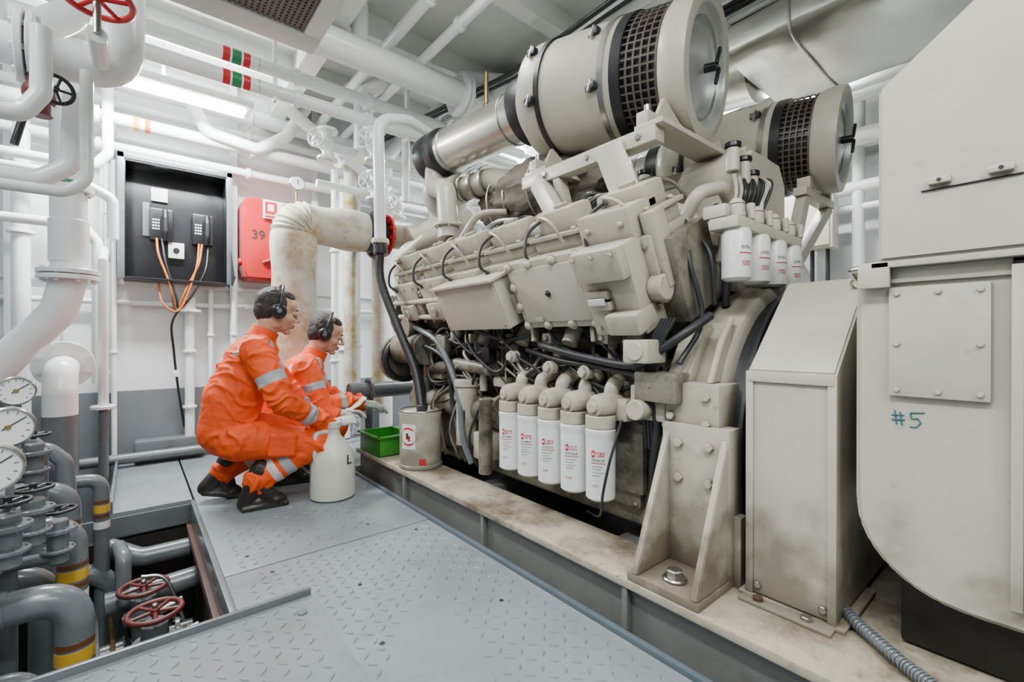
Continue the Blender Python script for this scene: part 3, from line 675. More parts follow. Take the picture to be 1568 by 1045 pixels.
b.tube([(.41,4.28,1.62),(.38,4.22,1.45),(.30,4.2,1.25),(.26,4.22,1.12)],.008,ORC,spl=True)
b.tube([(.39,4.28,1.62),(.36,4.2,1.4),(.26,4.18,1.10),(.16,4.2,1.15),(.14,4.25,1.3)],.007,ORC,spl=True)
b.tube([(.45,4.28,1.6),(.42,4.2,1.4),(.33,4.2,1.2),(.22,4.2,1.02),(.23,4.28,.8),(.26,4.33,.5),(.3,4.35,.2)],.008,BLACK,spl=True)
b.box((.24,4.3,.62),(.04,.03,.05),FILT,.004)
b.done()
g=group('fire_hose_cabinet')
b=B('case',g); b.prism([(.68,1.36),(.66,1.42),(.66,1.98),(.70,2.02),(1.10,2.02),(1.14,1.98),(1.14,1.42),(1.10,1.36)],'Y',4.12,4.385,RED,.02)
b.bb((.85,4.10,1.52),(1.0,4.12,1.54),RED,.004); b.tube([(.80,4.11,1.50),(.98,4.09,1.58),(1.02,4.11,1.60)],.012,RED,.02)
b.cyl((.66,4.2,1.5),(.64,4.2,1.5),.03,RED); b.done()
text('number_39','39',.10,Matrix.Translation((.77,4.117,1.72))@MY,INK,g,.001)
b=B('safety_sign',g); b.bb((.80,4.10,1.86),(.96,4.108,2.01),FILT,.001); b.bb((.815,4.097,1.90),(.90,4.10,1.995),RED,0); b.bb((.835,4.095,1.92),(.88,4.097,1.975),FILT,0)
b.bb((.965,4.10,1.86),(1.16,4.108,2.01),FILT,.001); b.bb((.975,4.097,1.95),(1.07,4.10,1.995),GREENB,0); b.bb((1.08,4.097,1.88),(1.15,4.10,1.995),GREENB,0); b.bb((.815,4.097,1.87),(.95,4.10,1.885),RED,0); b.done()
g=group('bulkhead_piping')
b=B('horizontal_runs',g)
for z,r,yy in ((2.22,.034,4.2),(2.36,.045,4.05),(2.52,.03,4.2),(2.66,.06,4.15),(1.15,.02,4.34)):
    b.tube([(-1.45,yy,z),(3.2,yy,z)],r,WHITE,seg=16)
    for x in (-.9,-.2,.7,1.6): b.cyl((x,yy,z),(x+.03,yy,z),r*1.4,WHITE)
b.tube([(.3,4.0,2.62),(.42,4.0,2.40),(.75,4.0,2.36),(.95,4.0,2.52),(1.1,4.0,2.8)],.045,WHITE,.08)
b.tube([(-.9,4.0,2.0),(-.2,4.0,2.0),(-.13,4.0,2.1),(-.13,4.0,2.7)],.03,WHITE,.06)
b.tube([(-1.2,3.95,1.6),(-.25,3.95,1.6),(-.18,3.95,1.5),(-.18,3.95,.6)],.03,WHITE,.06)
for (x,mm) in ((.0,YEL),(.06,ORC)): b.cyl((x,4.05,2.36),(x+.03,4.05,2.36),.047,mm)
b.done()
b=B('vertical_runs',g)
for x,z0,z1,r,yy in ((.33,.03,1.10,.032,4.3),(.47,.03,1.28,.018,4.32),(-.11,.0,2.6,.016,4.28),(-.15,-.2,2.6,.012,4.28),(-.55,-.2,2.3,.045,4.2),(-.36,-.2,1.9,.02,4.28),(.62,.0,1.3,.02,4.25),(1.45,0,2.6,.05,4.1),(1.6,0,2.7,.035,4.2),(1.30,0,2.3,.03,3.9),(1.8,0,2.6,.06,4.0)):
    b.tube([(x,yy,z0),(x,yy,z1)],r,WHITE,seg=14)
    for k in range(2):
        zz=z0+(z1-z0)*(.3+.4*k); b.cyl((x,yy,zz),(x,yy,zz+.02),r*1.45,WHITE)
b.flange((.33,4.3,1.10),(0,0,1),.08,.02,WHITE,6); b.cyl((.33,4.3,1.1),(.33,4.3,1.2),.04,WHITE)
b.tube([(1.38,3.75,.3),(1.38,3.75,2.35)],.055,LAG); b.tube([(1.55,3.6,.3),(1.55,3.6,1.6)],.05,LAG)
b.tube([(1.25,3.7,2.3),(1.38,3.75,2.4),(1.7,3.75,2.45),(1.9,3.75,2.75)],.05,WHITE,.1)
b.done()
b=B('ledge',g); b.bb((-.0,4.22,.0),(.62,4.38,.14),GREYP,.01); b.bb((-.0,4.14,.0),(.6,4.2,.05),GREYP,.01); b.tube([(-.5,4.1,.06),(.4,4.1,.06)],.035,GREYP); b.bb((-.10,3.05,0),(-.085,4.2,.06),GREYP,.003); b.done()
b=B('pressure_gauge'); b.prof((1.0,3.9,2.12),(0,-1,0),[(0,.055),(.03,.058),(.035,.052)],STEEL,28); b.prof((1.0,3.864,2.12),(0,-1,0),[(0,.05),(.001,.05)],GLASS,28); b.cyl((1.0,3.9,2.06),(1.0,3.9,1.98),.01,BRASS); b.box((1.0,3.861,2.13),(.004,.001,.04),INK,0); b.tube([(1.0,3.9,2.0),(1.0,3.9,1.95),(1.0,4.05,1.95)],.008,BRASS,.03); b.done()
b=B('lagged_exhaust_pipe')
pth=b.path([(1.40,3.5,1.72),(.93,3.5,1.72),(.88,3.5,1.66),(.88,3.5,0.02)],.26)
P=[]
for i in range(len(pth)-1):
    k=max(1,int((pth[i+1]-pth[i]).length/.03))
    for j in range(k): P.append(pth[i].lerp(pth[i+1],j/k))
P.append(pth[-1]); nP=len(P)
b.tube(P,lambda u:.148*(1+.05*math.sin(u*nP*.9)+.05*noise.noise(V((u*20,0,0)))),LAG,bend=.001,seg=28)
b.cyl((1.40,3.5,1.72),(1.46,3.5,1.72),.15,BLACK); b.flange((1.48,3.5,1.72),(1,0,0),.19,.025,BLACK,12); b.cyl((1.49,3.5,1.72),(1.56,3.5,1.72),.12,BLACK); b.flange((1.57,3.5,1.72),(1,0,0),.17,.02,RED,12)
b.tube([(1.56,3.5,1.72),(1.75,3.45,1.72),(1.8,3.2,1.72),(1.8,2.7,1.72)],.10,CREAM,.12)
b.done()
# ---------------------------------------------------------------- overhead pipes
g=group('overhead_piping')
b=B('banded_pipes',g)
for z in (2.49,2.36):
    b.tube([(-.9,3.0,z),(2.6,3.0,z)],.04,WHITE,seg=20)
    for x0,x1,mm in ((.38,.42,RED),(.425,.475,GREENB),(.48,.52,RED)):
        b.cyl((x0,3.0,z),(x1,3.0,z),.0405,mm,seg=20)
    b.cyl((.56,3.0,z),(.565,3.0,z),.043,STEEL); b.cyl((1.2,3.0,z),(1.24,3.0,z),.055,WHITE); b.cyl((.75,3.0,z),(.79,3.0,z),.05,WHITE)
b.bb((.64,2.98,2.3),(.66,3.02,2.9),WHITE,.002); b.bb((1.5,2.98,2.3),(1.52,3.02,2.9),WHITE,.002)
b.done()
b=B('large_main',g)
b.tube([(.70,2.70,2.60),(2.6,2.75,2.63)],.088,WHITE,seg=28); b.tube([(.72,2.70,2.60),(.68,2.70,2.94)],.088,WHITE,seg=28); b.sph((.72,2.70,2.60),.089,WHITE)
b.flange((1.78,2.73,2.62),(1,0,0),.15,.025,WHITE,10); b.flange((1.81,2.73,2.62),(1,0,0),.15,.025,WHITE,10)
b.tube([(1.05,2.7,2.6),(1.05,2.7,2.9)],.05,WHITE)
b.tube([(1.3,3.3,2.2),(1.3,3.3,2.7),(1.5,3.1,2.82),(2.6,2.4,2.82)],.06,WHITE,.12)
b.tube([(1.6,3.4,2.6),(2.9,3.4,2.6)],.07,WHITE); b.flange((2.0,3.4,2.6),(1,0,0),.12,.03,WHITE,8)
b.tube([(.95,3.3,2.25),(2.9,3.3,2.2)],.035,WHITE); b.tube([(1.05,3.55,2.05),(1.5,3.55,2.05),(1.6,3.55,2.2),(3,3.55,2.2)],.03,WHITE,.06)
b.tube([(.9,3.7,2.6),(1.5,3.7,2.25),(2.5,3.7,2.25)],.045,WHITE,.1)
b.tube([(1.55,3.1,1.9),(1.55,3.1,2.4),(1.65,3.1,2.48),(2.6,3.1,2.45)],.03,WHITE,.06)
b.tube([(1.85,3.2,1.75),(1.85,3.2,2.7),(2.0,3.2,2.8),(2.5,3.2,2.8)],.05,WHITE,.1)
b.flange((1.85,3.2,2.2),(0,0,1),.1,.02,WHITE,8)
b.done()
b=B('longitudinal_runs',g)
for x,z,r in ((1.25,2.76,.035),(1.45,2.70,.03),(2.05,2.68,.05),(2.2,2.6,.03),(3.5,2.5,.05),(3.7,2.5,.04),(3.9,2.3,.06)):
    b.tube([(x,-1,z),(x,4.2,z)],r,WHITE,seg=16)
    for y in (1.0,2.2,3.4): b.cyl((x,y,z),(x,y+.03,z),r*1.35,WHITE)
b.tube([(1.60,3.9,2.6),(1.9,2.3,2.62),(1.95,1.2,2.68)],.016,BLACK,.1); b.tube([(1.64,3.9,2.6),(1.93,2.3,2.60),(2.0,1.2,2.66)],.012,BLACK,.1)
b.done()
b=B('valve_cluster',g)
for (x,y,z) in ((1.25,2.95,2.18),(1.9,2.9,2.42),(1.42,3.35,2.05),(2.2,3.1,2.1),(1.05,3.3,2.25),(1.7,3.55,2.0)):
    b.sph((x,y,z),.06,WHITE); b.cyl((x,y,z-.12),(x,y,z+.12),.035,WHITE); b.flange((x,y,z-.1),(0,0,1),.07,.02,WHITE,6); b.flange((x,y,z+.1),(0,0,1),.07,.02,WHITE,6); b.cyl((x,y,z),(x-.1,y-.08,z),.02,WHITE); b.wheel((x-.1,y-.08,z),(-1,-.8,0),.06,WHITE,.006)
b.tube([(1.62,2.62,2.3),(1.62,2.62,2.15)],.02,BRASS); b.tube([(1.70,2.3,2.55),(1.70,2.3,2.3)],.014,BRASS); b.sph((1.70,2.3,2.34),.022,BRASS)
b.done()
b=B('cable_tray'); b.bb((2.4,-1,2.66),(2.42,4,2.72),WHITE,.002); b.bb((2.8,-1,2.66),(2.82,4,2.72),WHITE,.002)
for k in range(16): b.bb((2.4,-.9+k*.3,2.66),(2.82,-.87+k*.3,2.67),WHITE,.001)
for k in range(9): b.tube([(2.45+k*.04,-1,2.685),(2.45+k*.04+.01,1.5,2.69),(2.45+k*.04,4,2.685)],.012,random.choice([BLACK,WHITE,GREYP]),spl=True,seg=8)
b.done()
b=B('ventilation_duct')
def sect(u):
    w_,h_=.42,.115; e=.45
    c_,s_=math.cos(u),math.sin(u)
    return (w_*math.copysign(abs(c_)**e,c_),h_*math.copysign(abs(s_)**e,s_))
vs=[];fs=[];NS=64;NL=60
for i in range(NL+1):
    y=-1.0+2.15*i/NL
    for k in range(NS):
        x_,z_=sect(2*math.pi*k/NS); q=noise.noise(V((x_*5,y*5,z_*9)))*.012+noise.noise(V((x_*14,y*12,z_*20)))*.005
        f=1+q/ .2
        vs.append((2.88+x_*(1+q),y,2.49+z_*f))
for i in range(NL):
    for k in range(NS): fs.append((i*NS+k,i*NS+(k+1)%NS,(i+1)*NS+(k+1)%NS,(i+1)*NS+k))
fs.append(tuple(range(NS))); fs.append(tuple(NL*NS+k for k in range(NS)))
b.raw(vs,fs,GALV)
for y in (-.5,.2,.85):
    pts=[V((2.88+sect(2*math.pi*k/40)[0]*1.01,y,2.49+sect(2*math.pi*k/40)[1]*1.05)) for k in range(41)]
    b.tube(pts,.007,ALU,bend=.001,seg=8)
b.tube([(2.85,1.15,2.48),(2.85,1.5,2.52),(2.85,1.9,2.70)],.18,GALV,.2,seg=28)
b.done()
b=B('ventilation_grille')
for (p,q) in (((-.20,2.09,2.20),(.64,2.22,2.34)),((.565,1.1,2.20),(.64,2.09,2.34)),((-.20,1.1,2.20),(-.12,2.09,2.34)),((-.12,1.1,2.20),(.565,1.2,2.34))): b.bb(p,q,CEILM,.006)
b.bb((-.20,1.1,2.33),(.64,2.22,2.38),CEILM,.004)
b.bb((-.12,1.2,2.225),(.565,2.09,2.23),BLACK,0)
for k in range(44): b.bb((-.12,1.2+k*.0203,2.210),(.565,1.211+k*.0203,2.218),GRILLE,0)
for k in range(34): b.bb((-.12+k*.0203,1.2,2.208),(-.109+k*.0203,2.09,2.212),GRILLE,0)
for x in (0,.5): b.beam((x,1.6,2.38),(x,1.6,2.95),.02,.02,WHITE)
b.done()
# ---------------------------------------------------------------- left piping
g=group('cooling_water_piping')
b=B('upper_main',g)
b.tube([(-.9,2.5,1.98),(-.04,2.5,1.98),(-.02,2.5,2.93)],.076,WHITE,.13,seg=24)
for x in (-.32,-.29,-.52,-.49): b.flange((x,2.5,1.98),(1,0,0),.135,.022,WHITE,8)
b.tube([(-.41,2.5,2.0),(-.41,2.5,2.30)],.05,WHITE); b.flange((-.41,2.5,2.2),(0,0,1),.10,.02,WHITE,8); b.cyl((-.41,2.5,2.1),(-.41,2.5,2.4),.03,WHITE)
b.tube([(-.9,2.75,2.2),(-.3,2.75,2.2),(-.2,2.75,2.3),(-.2,2.75,2.9)],.06,WHITE,.1)
b.wheel((-.10,2.22,2.11),(0,.12,1),.10,RED,.011); b.cyl((-.10,2.22,1.98),(-.10,2.22,2.13),.012,STEEL)
b.tube([(-.10,2.22,1.98),(-.10,2.42,1.97)],.03,WHITE)
b.done()
b=B('branch_lines',g)
b.tube([(-.14,2.42,1.92),(-.14,2.42,1.50),(-.20,2.42,1.44),(-.9,2.42,1.43)],.021,WHITE,.07)
b.tube([(-.19,2.62,1.9),(-.20,2.62,1.60),(-.30,2.62,1.52),(-.95,2.62,1.52)],.035,WHITE,.08)
b.tube([(-.9,2.3,1.66),(-.3,2.3,1.66),(-.25,2.3,1.75),(-.25,2.3,1.98)],.03,WHITE,.06)
b.sph((-.27,2.45,1.80),.05,REDD); b.cyl((-.27,2.45,1.72),(-.27,2.45,1.88),.035,REDD); b.wheel((-.22,2.36,1.80),(.3,-1,0),.05,BLACK,.007)
b.tube([(-.30,2.4,1.72),(-.33,2.4,1.58)],.012,BLACK)
b.done()
b=B('vertical_mains',g)
b.tube([(-.26,3.3,2.9),(-.26,3.3,1.20),(-.30,3.3,1.02),(-.62,3.3,.60),(-.9,3.3,.45)],.074,WHITE,.16,seg=24)
b.flange((-.26,3.3,1.66),(0,0,1),.10,.03,WHITE,8); b.cyl((-.26,3.3,1.68),(-.26,3.3,1.70),.077,GREENB)
b.flange((-.26,3.3,1.20),(0,0,1),.125,.025,WHITE,8); b.flange((-.26,3.3,1.23),(0,0,1),.125,.025,WHITE,8); b.cyl((-.26,3.3,1.28),(-.26,3.3,1.5),.08,WHITE)
b.tube([(-.30,3.65,.72),(-.30,3.4,.72),(-.30,3.36,.6),(-.30,3.36,.48)],.07,WHITE,.08,seg=24); b.tube([(-.30,3.36,.48),(-.30,3.36,-.5)],.072,GREYP)
b.flange((-.30,3.52,.74),(0,1,0),.13,.03,WHITE,8)
b.tube([(-.14,3.6,1.35),(-.14,3.6,.48)],.024,WHITE); b.tube([(-.14,3.6,1.34),(-.14,3.7,1.42),(-.14,4.1,1.42)],.024,WHITE,.05); b.flange((-.14,3.6,.48),(0,0,1),.06,.02,WHITE,6); b.tube([(-.14,3.6,.48),(-.14,3.6,-.4)],.024,GREYP)
b.tube([(-.10,3.75,1.5),(-.10,3.75,1.75),(-.3,3.75,1.85),(-1,3.75,1.85)],.03,WHITE,.06)
b.done()
g=group('bilge_piping')
b=B('bent_risers',g)
def riser(x,y,z,r,xl=-.9,band=True,zb=-.78):
    b.tube([(xl,y,z),(x,y,z),(x,y,zb)],r,GREYP,r*2.0,seg=22)
    b.cyl((x-.10-r,y,z),(x-.085-r,y,z),r*1.1,GREYP)
    if band:
        zz=z-r*2.0-.035
        for zt,h_,mm in ((0,.022,BRN),(.023,.042,YEL),(.066,.022,BRN)): b.cyl((x,y,zz-zt),(x,y,zz-zt-h_),r*1.01,mm)
        b.cyl((x,y,zz-.10),(x,y,zz-.14),r*1.015,FILT)
riser(-.13,1.76,.17,.043); riser(-.16,2.10,.26,.040); riser(-.20,2.45,.30,.04); riser(-.23,2.15,.10,.04,band=False); riser(-.25,2.75,.35,.04)
riser(-.22,1.80,-.05,.03,band=False); riser(-.12,2.9,.22,.03)
b.tube([(-.9,2.6,.44),(-.27,2.6,.44),(-.22,2.6,.38),(-.20,2.6,.1)],.028,GREYP,.05)
b.tube([(-.9,2.0,.40),(-.36,2.0,.40),(-.30,2.0,.34),(-.30,2.0,-.3)],.03,GREYP,.05)
b.tube([(-.9,2.3,.55),(-.32,2.3,.55),(-.26,2.3,.50),(-.26,2.3,-.3)],.025,GREYP,.05)
b.tube([(-.45,1.9,-.3),(-.45,1.9,.6)],.03,GREYP)
b.done()
b=B('pit_pipes',g)
b.tube([(-.10,3.0,-.15),(.02,2.9,-.20),(.22,2.9,-.20)],.045,GREYP,.08); b.tube([(-.10,2.7,-.3),(.24,2.7,-.28)],.05,GREYP); b.tube([(-.9,2.4,-.45),(.24,2.4,-.45)],.06,GREYP)
b.tube([(-.9,2.0,-.5),(.24,2.0,-.5)],.05,GREYP); b.tube([(-.05,3.0,-.6),(-.05,1.65,-.6)],.05,GREYP); b.tube([(.15,3.0,-.62),(.15,1.65,-.62)],.04,RUST)
b.tube([(-.06,2.9,-.12),(-.04,2.75,-.12),(-.04,2.7,-.3)],.03,GREYP,.05)
b.tube([(-.6,2.9,-.22),(-.15,2.9,-.22),(-.08,2.9,-.3),(-.08,2.9,-.7)],.045,GREYP,.08)
for (x,y,z) in ((.03,2.60,-.22),(.06,2.25,-.18),(.0,1.95,-.30)):
    b.cyl((x,y,z-.25),(x,y,z-.04),.045,GREYP); b.flange((x,y,z-.12),(0,0,1),.075,.02,GREYP,6); b.flange((x,y,z-.23),(0,0,1),.075,.02,RUST,6)
    b.cyl((x,y,z-.05),(x,y,z+.03),.010,STEEL); b.wheel((x,y,z),(0,0,1),.085,REDD,.010)
    b.cyl((x-.15,y,z-.25),(x+.18,y,z-.25),.04,GREYP); b.flange((x+.12,y,z-.25),(1,0,0),.065,.02,GREYP,6); b.cyl((x+.05,y-.06,z-.1),(x+.14,y-.06,z-.08),.018,STEEL)
b.tube([(.02,2.42,-.1),(.1,2.4,-.13),(.16,2.35,-.3)],.007,STEEL,spl=True)
for k in range(7): b.tube([(-.15+.05*k,3.0,-.4-.03*k),(-.12+.05*k,2.4,-.42),(-.16+.05*k,1.7,-.38-.03*k)],.009,random.choice([HOSE,BRASS,GREYP]),spl=True,seg=8)
b.done()
b=B('bilge_gauges',g)
for (x,y,z,r) in ((-.245,1.70,.66,.050),(-.25,1.55,.59,.055),(-.265,1.95,.73,.042)):
    d=V((.10,-1,.05)).normalized(); c=V((x,y,z))
    b.prof(c,d,[(0,r*.8),(.005,r),(.032,r),(.036,r*.92),(.03,r*.90)],STEEL,32,cap=False); b.prof(c+d*.028,d,[(0,r*.9),(.001,r*.9)],GLASS,32); b.prof(c,-d,[(0,r*.9),(.002,r*.9)],STEEL,32)
    F=frame(d)
    for k in range(11):
        a=rad(-135+27*k)+math.pi/2*1; q=c+d*.0295+F@V((math.cos(a)*r*.72,math.sin(a)*r*.72,0)); b.box(q,(.0015,r*.14,.0006),INK,0,F@Matrix.Rotation(a-math.pi/2,3,'Z'))
    b.box(c+d*.0305+F@V((.2*r,.15*r,0)),(.0025,r*1.0,.0008),INK,0,F@Matrix.Rotation(rad(-55),3,'Z')); b.cyl(c+d*.029,c+d*.034,.006,BRASS)
    b.cyl(c-V((0,-.01,r)),c-V((0,-.01,r+.05)),.009,GREYP); b.tube([c-V((0,-.01,r+.04)),c-V((0,-.01,r+.16)),c-V((.1,-.1,r+.25))],.008,GREYP,.03)
for (x,y,z) in ((-.22,1.85,.40),(-.30,1.7,.30),(-.26,2.2,.5),(-.18,1.95,.30),(-.24,1.65,.42)):
    b.cyl((x,y,z-.10),(x,y,z+.03),.025,GREYP); b.flange((x,y,z),(0,0,1),.045,.015,GREYP,6); b.flange((x,y,z-.06),(0,0,1),.04,.012,GREYP,6); b.wheel((x,y,z+.06),(0,0,1),.04,BLACK,.005); b.cyl((x-.2,y,z-.08),(x+.02,y,z-.08),.018,GREYP)
b.done()
# ---------------------------------------------------------------- far side objects
b=B('electrical_cabinet'); b.bb((3.88,1.05,1.55),(4.02,1.42,1.95),CREAM2,.01); b.bb((3.87,1.07,1.57),(3.88,1.40,1.93),CREAM2,.004); b.box((3.865,1.2,1.62),(.005,.08,.03),FILT,0)
b.bb((4.02,1.1,1.6),(4.19,1.14,1.64),CREAM2,.002); b.bb((4.02,1.3,1.6),(4.19,1.34,1.64),CREAM2,.002)
for y in (1.1,1.2,1.3): b.tube([(3.95,y,1.55),(3.95,y,1.3),(3.95,y+.03,.8)],.015,BLACK,.05)
b.done()
b=B('header_tank'); b.prof((3.85,1.80,.0),(0,0,1),[(0,.26),(.02,.30),(1.5,.30),(1.62,.26),(1.70,.16),(1.72,.05),(1.80,.05)],WHITE,40); b.done()
b=B('white_locker'); b.bb((3.7,.35,0.0),(4.0,.85,1.35),WHITE,.01); b.bb((3.69,.37,.05),(3.7,.60,1.3),WHITE,.004); b.bb((3.69,.61,.05),(3.7,.83,1.3),WHITE,.004); b.done()
b=B('pipe_bank')
for (z,r) in ((2.0,.05),(1.85,.03),(2.35,.07)): b.tube([(4.1,-1.6,z),(4.1,4.1,z)],r,WHITE)
for (y,r) in ((.95,.04),(1.5,.03),(2.2,.06),(.2,.05),(2.8,.04)): b.tube([(4.1,y,-.75),(4.1,y,2.65)],r,WHITE)
b.done()
# ---------------------------------------------------------------- people
def remesh(bld,vox,smooth=6,fac=.5):
    o=bld.done()
    m=o.modifiers.new('r','REMESH'); m.mode='VOXEL'; m.voxel_size=vox
    s_=o.modifiers.new('s','SMOOTH'); s_.factor=fac; s_.iterations=smooth
    dg=bpy.context.evaluated_depsgraph_get(); me=bpy.data.meshes.new_from_object(o.evaluated_get(dg)); me.name=o.name
    o.modifiers.clear(); old=o.data; o.data=me; bpy.data.meshes.remove(old)
    for p in me.polygons: p.use_smooth=True
    return o
def cap(b,p1,p2,r1,r2,m,seg=20):
    p1=V(p1);p2=V(p2); b.sph(p1,r1,m,sub=2); b.sph(p2,r2,m,sub=2)
    d=p2-p1
    if d.length>1e-4: b.prof(p1,d,[(0,r1*.995),(d.length,r2*.995)],m,seg)
def setmats(o,mats,fn):
    me=o.data; me.materials.clear()
    for m in mats: me.materials.append(m)
    for p in me.polygons: p.material_index=fn(p.center)
def hand(parent,M,side,curl,name):
    b=B(name,parent); T=lambda x,y,z:M@V((x,y*side,z))
    R=M.to_3x3()
    b.sph(T(.045,0,0),(.052,.042,.018),GLOVE,R,sub=3); b.sph(T(.02,.01,-.006),(.035,.032,.02),GLOVE,R)
    cap(b,T(-.06,0,0),T(.01,0,0),.036,.028,GLOVE)
    for k,(yy,L) in enumerate(((.032,.074),(.011,.082),(-.011,.076),(-.032,.060))):
        p=V((.082-abs(yy-.005)*.25,yy,.0)); a=curl*.35; prev=p-V((.02,0,0)); pts=[prev,p]
        for q,f in enumerate((.42,.32,.26)):
            p=p+V((math.cos(a),yy*.6*(1 if q==0 else .3),-math.sin(a)))*L*f; pts.append(p.copy()); a+=curl*(.75 if q==0 else .6)
        rr=(.0108,.0105,.0098,.009,.0082)
        for i in range(4): cap(b,T(*pts[i]),T(*pts[i+1]),rr[i],rr[i+1],GLOVE,12)
    tp=[V((.012,.026,-.006)),V((.040,.052,-.016)),V((.066,.058,-.030)),V((.088,.050,-.042))]
    for i in range(3): cap(b,T(*tp[i]),T(*tp[i+1]),(.015,.012,.0105)[i],(.012,.0105,.009)[i],GLOVE,12)
    return remesh(b,.0045,3)
def worker(name,org,ang,J,headpitch,headyaw):
    g=group(name); M0=Matrix.Translation(V((org[0],org[1],0)))@Matrix.Rotation(rad(ang),4,'Z')
    W=lambda p:M0@V(p)
    R0=M0.to_3x3()
    b=B('coverall',g)
    lean=Matrix.Rotation(J['lean'],3,'Y')
    pel=V(J['pelvis']); che=V(J['chest']); spi=V(J['spine'])
    b.sph(W(pel),(.145,.165,.14),ORG,R0@lean)
    for u in (.25,.5,.75): b.sph(W(pel.lerp(spi,u)),(.142,.162,.13),ORG,R0@lean)
    b.sph(W(spi),(.142,.163,.15),ORG,R0@lean)
    for u in (.3,.6): b.sph(W(spi.lerp(che,u)),(.140,.168,.14),ORG,R0@lean)
    b.sph(W(che),(.134,.172,.16),ORG,R0@lean)
    up_=V(J['neck'])-V(J['chest']); b.sph(W(V(J['chest'])+up_*.55),(.10,.158,.085),ORG,R0@lean)
    cap(b,W(V(J['neck'])-up_*.2),W(V(J['neck'])+V((.0,0,.000))),.078,.062,ORG)
    for s_ in ('R','L'):
        sg=-1 if s_=='R' else 1
        cap(b,W(V(J['neck'])+V((-.02,sg*.05,-.05))),W(J['sh'+s_]),.060,.078,ORG)
        cap(b,W(J['sh'+s_]),W(J['el'+s_]),.080,.066,ORG); cap(b,W(J['el'+s_]),W(J['wr'+s_]),.066,.046,ORG)
        cap(b,W(J['hip'+s_]),W(J['kn'+s_]),.110,.082,ORG); cap(b,W(J['kn'+s_]),W(J['an'+s_]),.079,.064,ORG)
        mid=(V(J['hip'+s_])+V(J['pelvis']))/2; b.sph(W(mid),.118,ORG)
        wv=(V(J['wr'+s_])-V(J['el'+s_])).normalized(); b.prof(W(V(J['wr'+s_])-wv*.01),R0@wv,[(0,.047),(.035,.050)],ORG,20)
        av=(V(J['an'+s_])-V(J['kn'+s_])).normalized(); b.prof(W(V(J['an'+s_])-av*.03),R0@av,[(0,.066),(.05,.070)],ORG,22)
    # chest pocket flap and leg cargo pocket
    b.box(W(V(J['hipR']).lerp(V(J['knR']),.55)+V((0,-.098,.0))),(.13,.03,.12),ORG,.012,R0@Matrix.Rotation(.12,3,'Y'))
    o=remesh(b,.0062,3)
    me=o.data
    bones={}
    for s in 'RL':
        bones['ua'+s]=(W(J['sh'+s]),W(J['el'+s]),.080); bones['fa'+s]=(W(J['el'+s]),W(J['wr'+s]),.058); bones['th'+s]=(W(J['hip'+s]),W(J['kn'+s]),.10); bones['sn'+s]=(W(J['kn'+s]),W(J['an'+s]),.074)
    bones['to']=(W(J['pelvis']),W(J['chest']),.15)
    def segd(c,a,b_):
        d=b_-a; t=max(0,min(1,(c-a).dot(d)/d.length_squared)); return (c-(a+d*t)).length,t
    no=[v.normal.copy() for v in me.vertices]
    jts=[W(J[k]) for k in ('elR','elL','knR','knL','hipR','hipL','shR','shL','spine','wrR','anR')]
    for v,nn in zip(me.vertices,no):
        c=v.co.copy(); dm=min((c-j).length for j in jts); k=.6+1.1*max(0,1-dm/.18)
        best=min(((segd(c,*bb_[:2])[0]/bb_[2],key) for key,bb_ in bones.items()))[1]
        a,b_,r=bones[best]; ax=(b_-a).normalized(); u=(c-a).dot(ax); rv=c-a-ax*u
        wv=noise.noise(c*4.5)*2.4+noise.noise(c*11+V((7,1,3)))*.9
        s1=1-abs(math.sin(u*34+rv.z*16+wv*1.6)); s2=1-abs(math.sin(u*21-rv.y*22+wv*2.3+1.3))
        amp=max(0,noise.noise(c*6+V((5,0,2)))+.40)
        f=(s1**2.4*.014+s2**2*.010-.006)*amp+noise.noise(c*30)*.002
        v.co=c+nn*f*k*1.35
    BR={'uaR':(.48,.66),'uaL':(.48,.66),'faR':(.42,.60),'faL':(.42,.60),'snR':(.42,.57),'snL':(.42,.57)}
    BR2={'snR':(.64,.76),'snL':(.64,.76)}
    Wi=M0.inverted(); nkz=V(J['neck'])
    def fn(c):
        best=None;bd=9
        for k,(a,b_,r) in bones.items():
            dd=segd(c,a,b_)[0]/r
            if dd<bd: bd=dd;best=k
        a,b_,r=bones[best]; d=b_-a; t=(c-a).dot(d)/d.length_squared
        for T_,mi in ((BR,1),(BR2,2)):
            if best in T_ and T_[best][0]<t<T_[best][1]: return mi
        q=Wi@c
        if best=='to' or best.startswith('ua'):
            if abs(abs(q.y)-.115)<.014 and q.z>nkz.z-.10: return 1   # shoulder tape
        return 0
    setmats(o,[ORG,SILV,PIPING],fn)
    b=B('collar',g)
    nk=W(V(J['neck'])+V((0,0,.010))); ax=(W(J['head'])-W(J['neck'])).normalized()
    b.prof(nk-ax*.03,ax,[(0,.076),(.04,.071),(.062,.070),(.066,.066),(.060,.062),(0,.062)],ORG,28,cap=False); b.done()
    for s_ in ('R','L'):
        b=B('boot_'+s_,g); an=V(J['an'+s_]); hl=V(J['heel'+s_]); to=V(J['toe'+s_])
        cap(b,W(an+V((.03,0,.06))),W(an),.058,.054,BOOTM); cap(b,W(an),W(hl+V((0,0,.035))),.052,.040,BOOTM); cap(b,W(an),W(to+V((-.05,0,.04))),.048,.040,BOOTM); cap(b,W(hl+V((0,0,.035))),W(to+V((-.03,0,.03))),.036,.038,BOOTM)
        b.sph(W(to+V((-.04,0,.036))),(.052,.045,.036),BOOTM)
        d=(to-hl); b.box(W((hl+to)/2+V((0,0,.012))),(d.length+.04,.084,.026),BOOTM,.008,R0@Matrix.Rotation(-math.atan2(d.z,V((d.x,d.y)).length),3,'Y'))
        remesh(b,.006,2)
